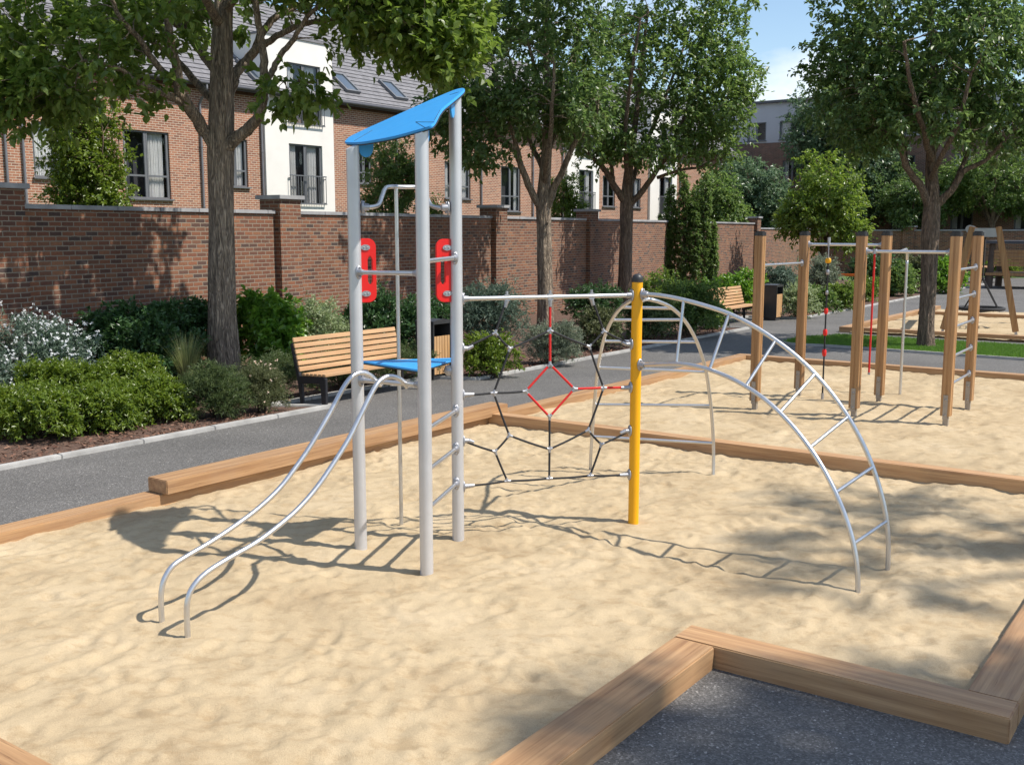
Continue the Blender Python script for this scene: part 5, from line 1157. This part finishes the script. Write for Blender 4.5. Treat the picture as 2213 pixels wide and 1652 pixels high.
simple_tree('tall tree behind the lawn tree crown, between flats and swing', at(2030, 566)[:2] , 8.0, 3.6, 3.6, LM['teal'], 52, 380, r=.25, L0=.24, tl=.8, group='distant park trees', zf=3.5)
simple_tree('green tree behind the wall between the third tree and the ivy', at_depth(1545, 500, 52)[:2], 3.4, 1.4, 2.0, LM['tree'], 53, 140, r=.12, L0=.19, tl=.6, group='trees behind the wall', zf=1.5)
# ivy columns in front of the wall
p = at_depth(1480, 500, 40); pv = np.array([p[0], p[1], 0]); trk = [(pv - ZUP * .1, .1), (pv + ZUP * 1, .08), (pv + ZUP * 3.4, .03)]; el = []; lb = []
for dx, zt_, r_ in ((-.86, 3.0, .19), (-.5, 4.3, .2), (-.08, 4.8, .2), (.32, 3.9, .19), (.7, 4.5, .19), (1.05, 2.9, .17), (-1.1, 1.8, .2)):
    c_ = pv + np.array([dx, np.random.default_rng(int(abs(dx) * 100)).uniform(-.3, .3), 0]); el.append((tuple(c_ + ZUP * zt_ / 2), (r_, r_, zt_ / 2), 170)); lb.append((np.array([pv + ZUP * .1, c_ + ZUP * .6, c_ + ZUP * zt_ * .6, c_ + ZUP * zt_ * .95]), .06, .015))
add_tree('columnar_evergreen', 'group of narrow upright evergreen columns in front of the wall beside the third tree', None, trk, lb, el, LM['tree'], M['bark_dark'], 60, K=5, J=8, tl=.13, L0=.1, W0=.052, hi=False, hollow=.6, nseg=6)

# ================================================================== LIGHT, SKY, CAMERA
EL, AZ = R(54), R(-15)       # sun to the right and a little behind the camera
sd = Vector((math.cos(AZ) * math.cos(EL), math.sin(AZ) * math.cos(EL), math.sin(EL)))
sl = bpy.data.lights.new('sun', 'SUN'); sl.energy = 4.7; sl.angle = R(.6); sl.color = (1, .94, .85)
so = bpy.data.objects.new('sun', sl); COL.objects.link(so); so.rotation_euler = sd.to_track_quat('Z', 'Y').to_euler(); so.location = (20, -6, 30)
w = bpy.data.worlds.new('World'); SC.world = w; w.use_nodes = True; nt = w.node_tree; bg = nt.nodes['Background']
sky = nt.nodes.new('ShaderNodeTexSky'); sky.sky_type = 'NISHITA'; sky.sun_disc = False; sky.sun_elevation = EL; sky.sun_rotation = math.atan2(sd.x, sd.y); sky.air_density = 1.1; sky.dust_density = .15; sky.ozone_density = 2.2
tc = nt.nodes.new('ShaderNodeTexCoord'); mp = nt.nodes.new('ShaderNodeMapping'); mp.inputs['Scale'].default_value = (1, 1, 1.9); mp.inputs['Location'].default_value = (.6, .23, -.1)
nt.links.new(tc.outputs['Generated'], mp.inputs[0])
nz = nt.nodes.new('ShaderNodeTexNoise'); nz.inputs['Scale'].default_value = 4.6; nz.inputs['Detail'].default_value = 8; nz.inputs['Roughness'].default_value = .52; nt.links.new(mp.outputs[0], nz.inputs['Vector'])
cr = nt.nodes.new('ShaderNodeValToRGB'); cr.color_ramp.elements[0].position = .49; cr.color_ramp.elements[1].position = .66; nt.links.new(nz.outputs['Fac'], cr.inputs[0])
mx = nt.nodes.new('ShaderNodeMixRGB'); nt.links.new(cr.outputs[0], mx.inputs[0]); nt.links.new(sky.outputs[0], mx.inputs[1]); mx.inputs[2].default_value = (7.0, 7.2, 7.6, 1)
nt.links.new(mx.outputs[0], bg.inputs['Color']); bg.inputs['Strength'].default_value = .13

cam = bpy.data.cameras.new('camera'); cam.sensor_width = 36; cam.lens = 36 * F / 2212; cam.clip_end = 2000; cam.clip_start = .05
co = bpy.data.objects.new('camera', cam); COL.objects.link(co); co.location = (0, 0, H); co.rotation_euler = (math.pi / 2 - PITCH, 0, 0); SC.camera = co
vs = SC.view_settings; vs.view_transform = 'Standard'; vs.look = 'None'; vs.exposure = .36; vs.gamma = 1; vs.use_curve_mapping = False
SC.render.engine = 'CYCLES'; SC.cycles.max_bounces = 8; SC.cycles.transparent_max_bounces = 12; SC.cycles.use_denoising = True
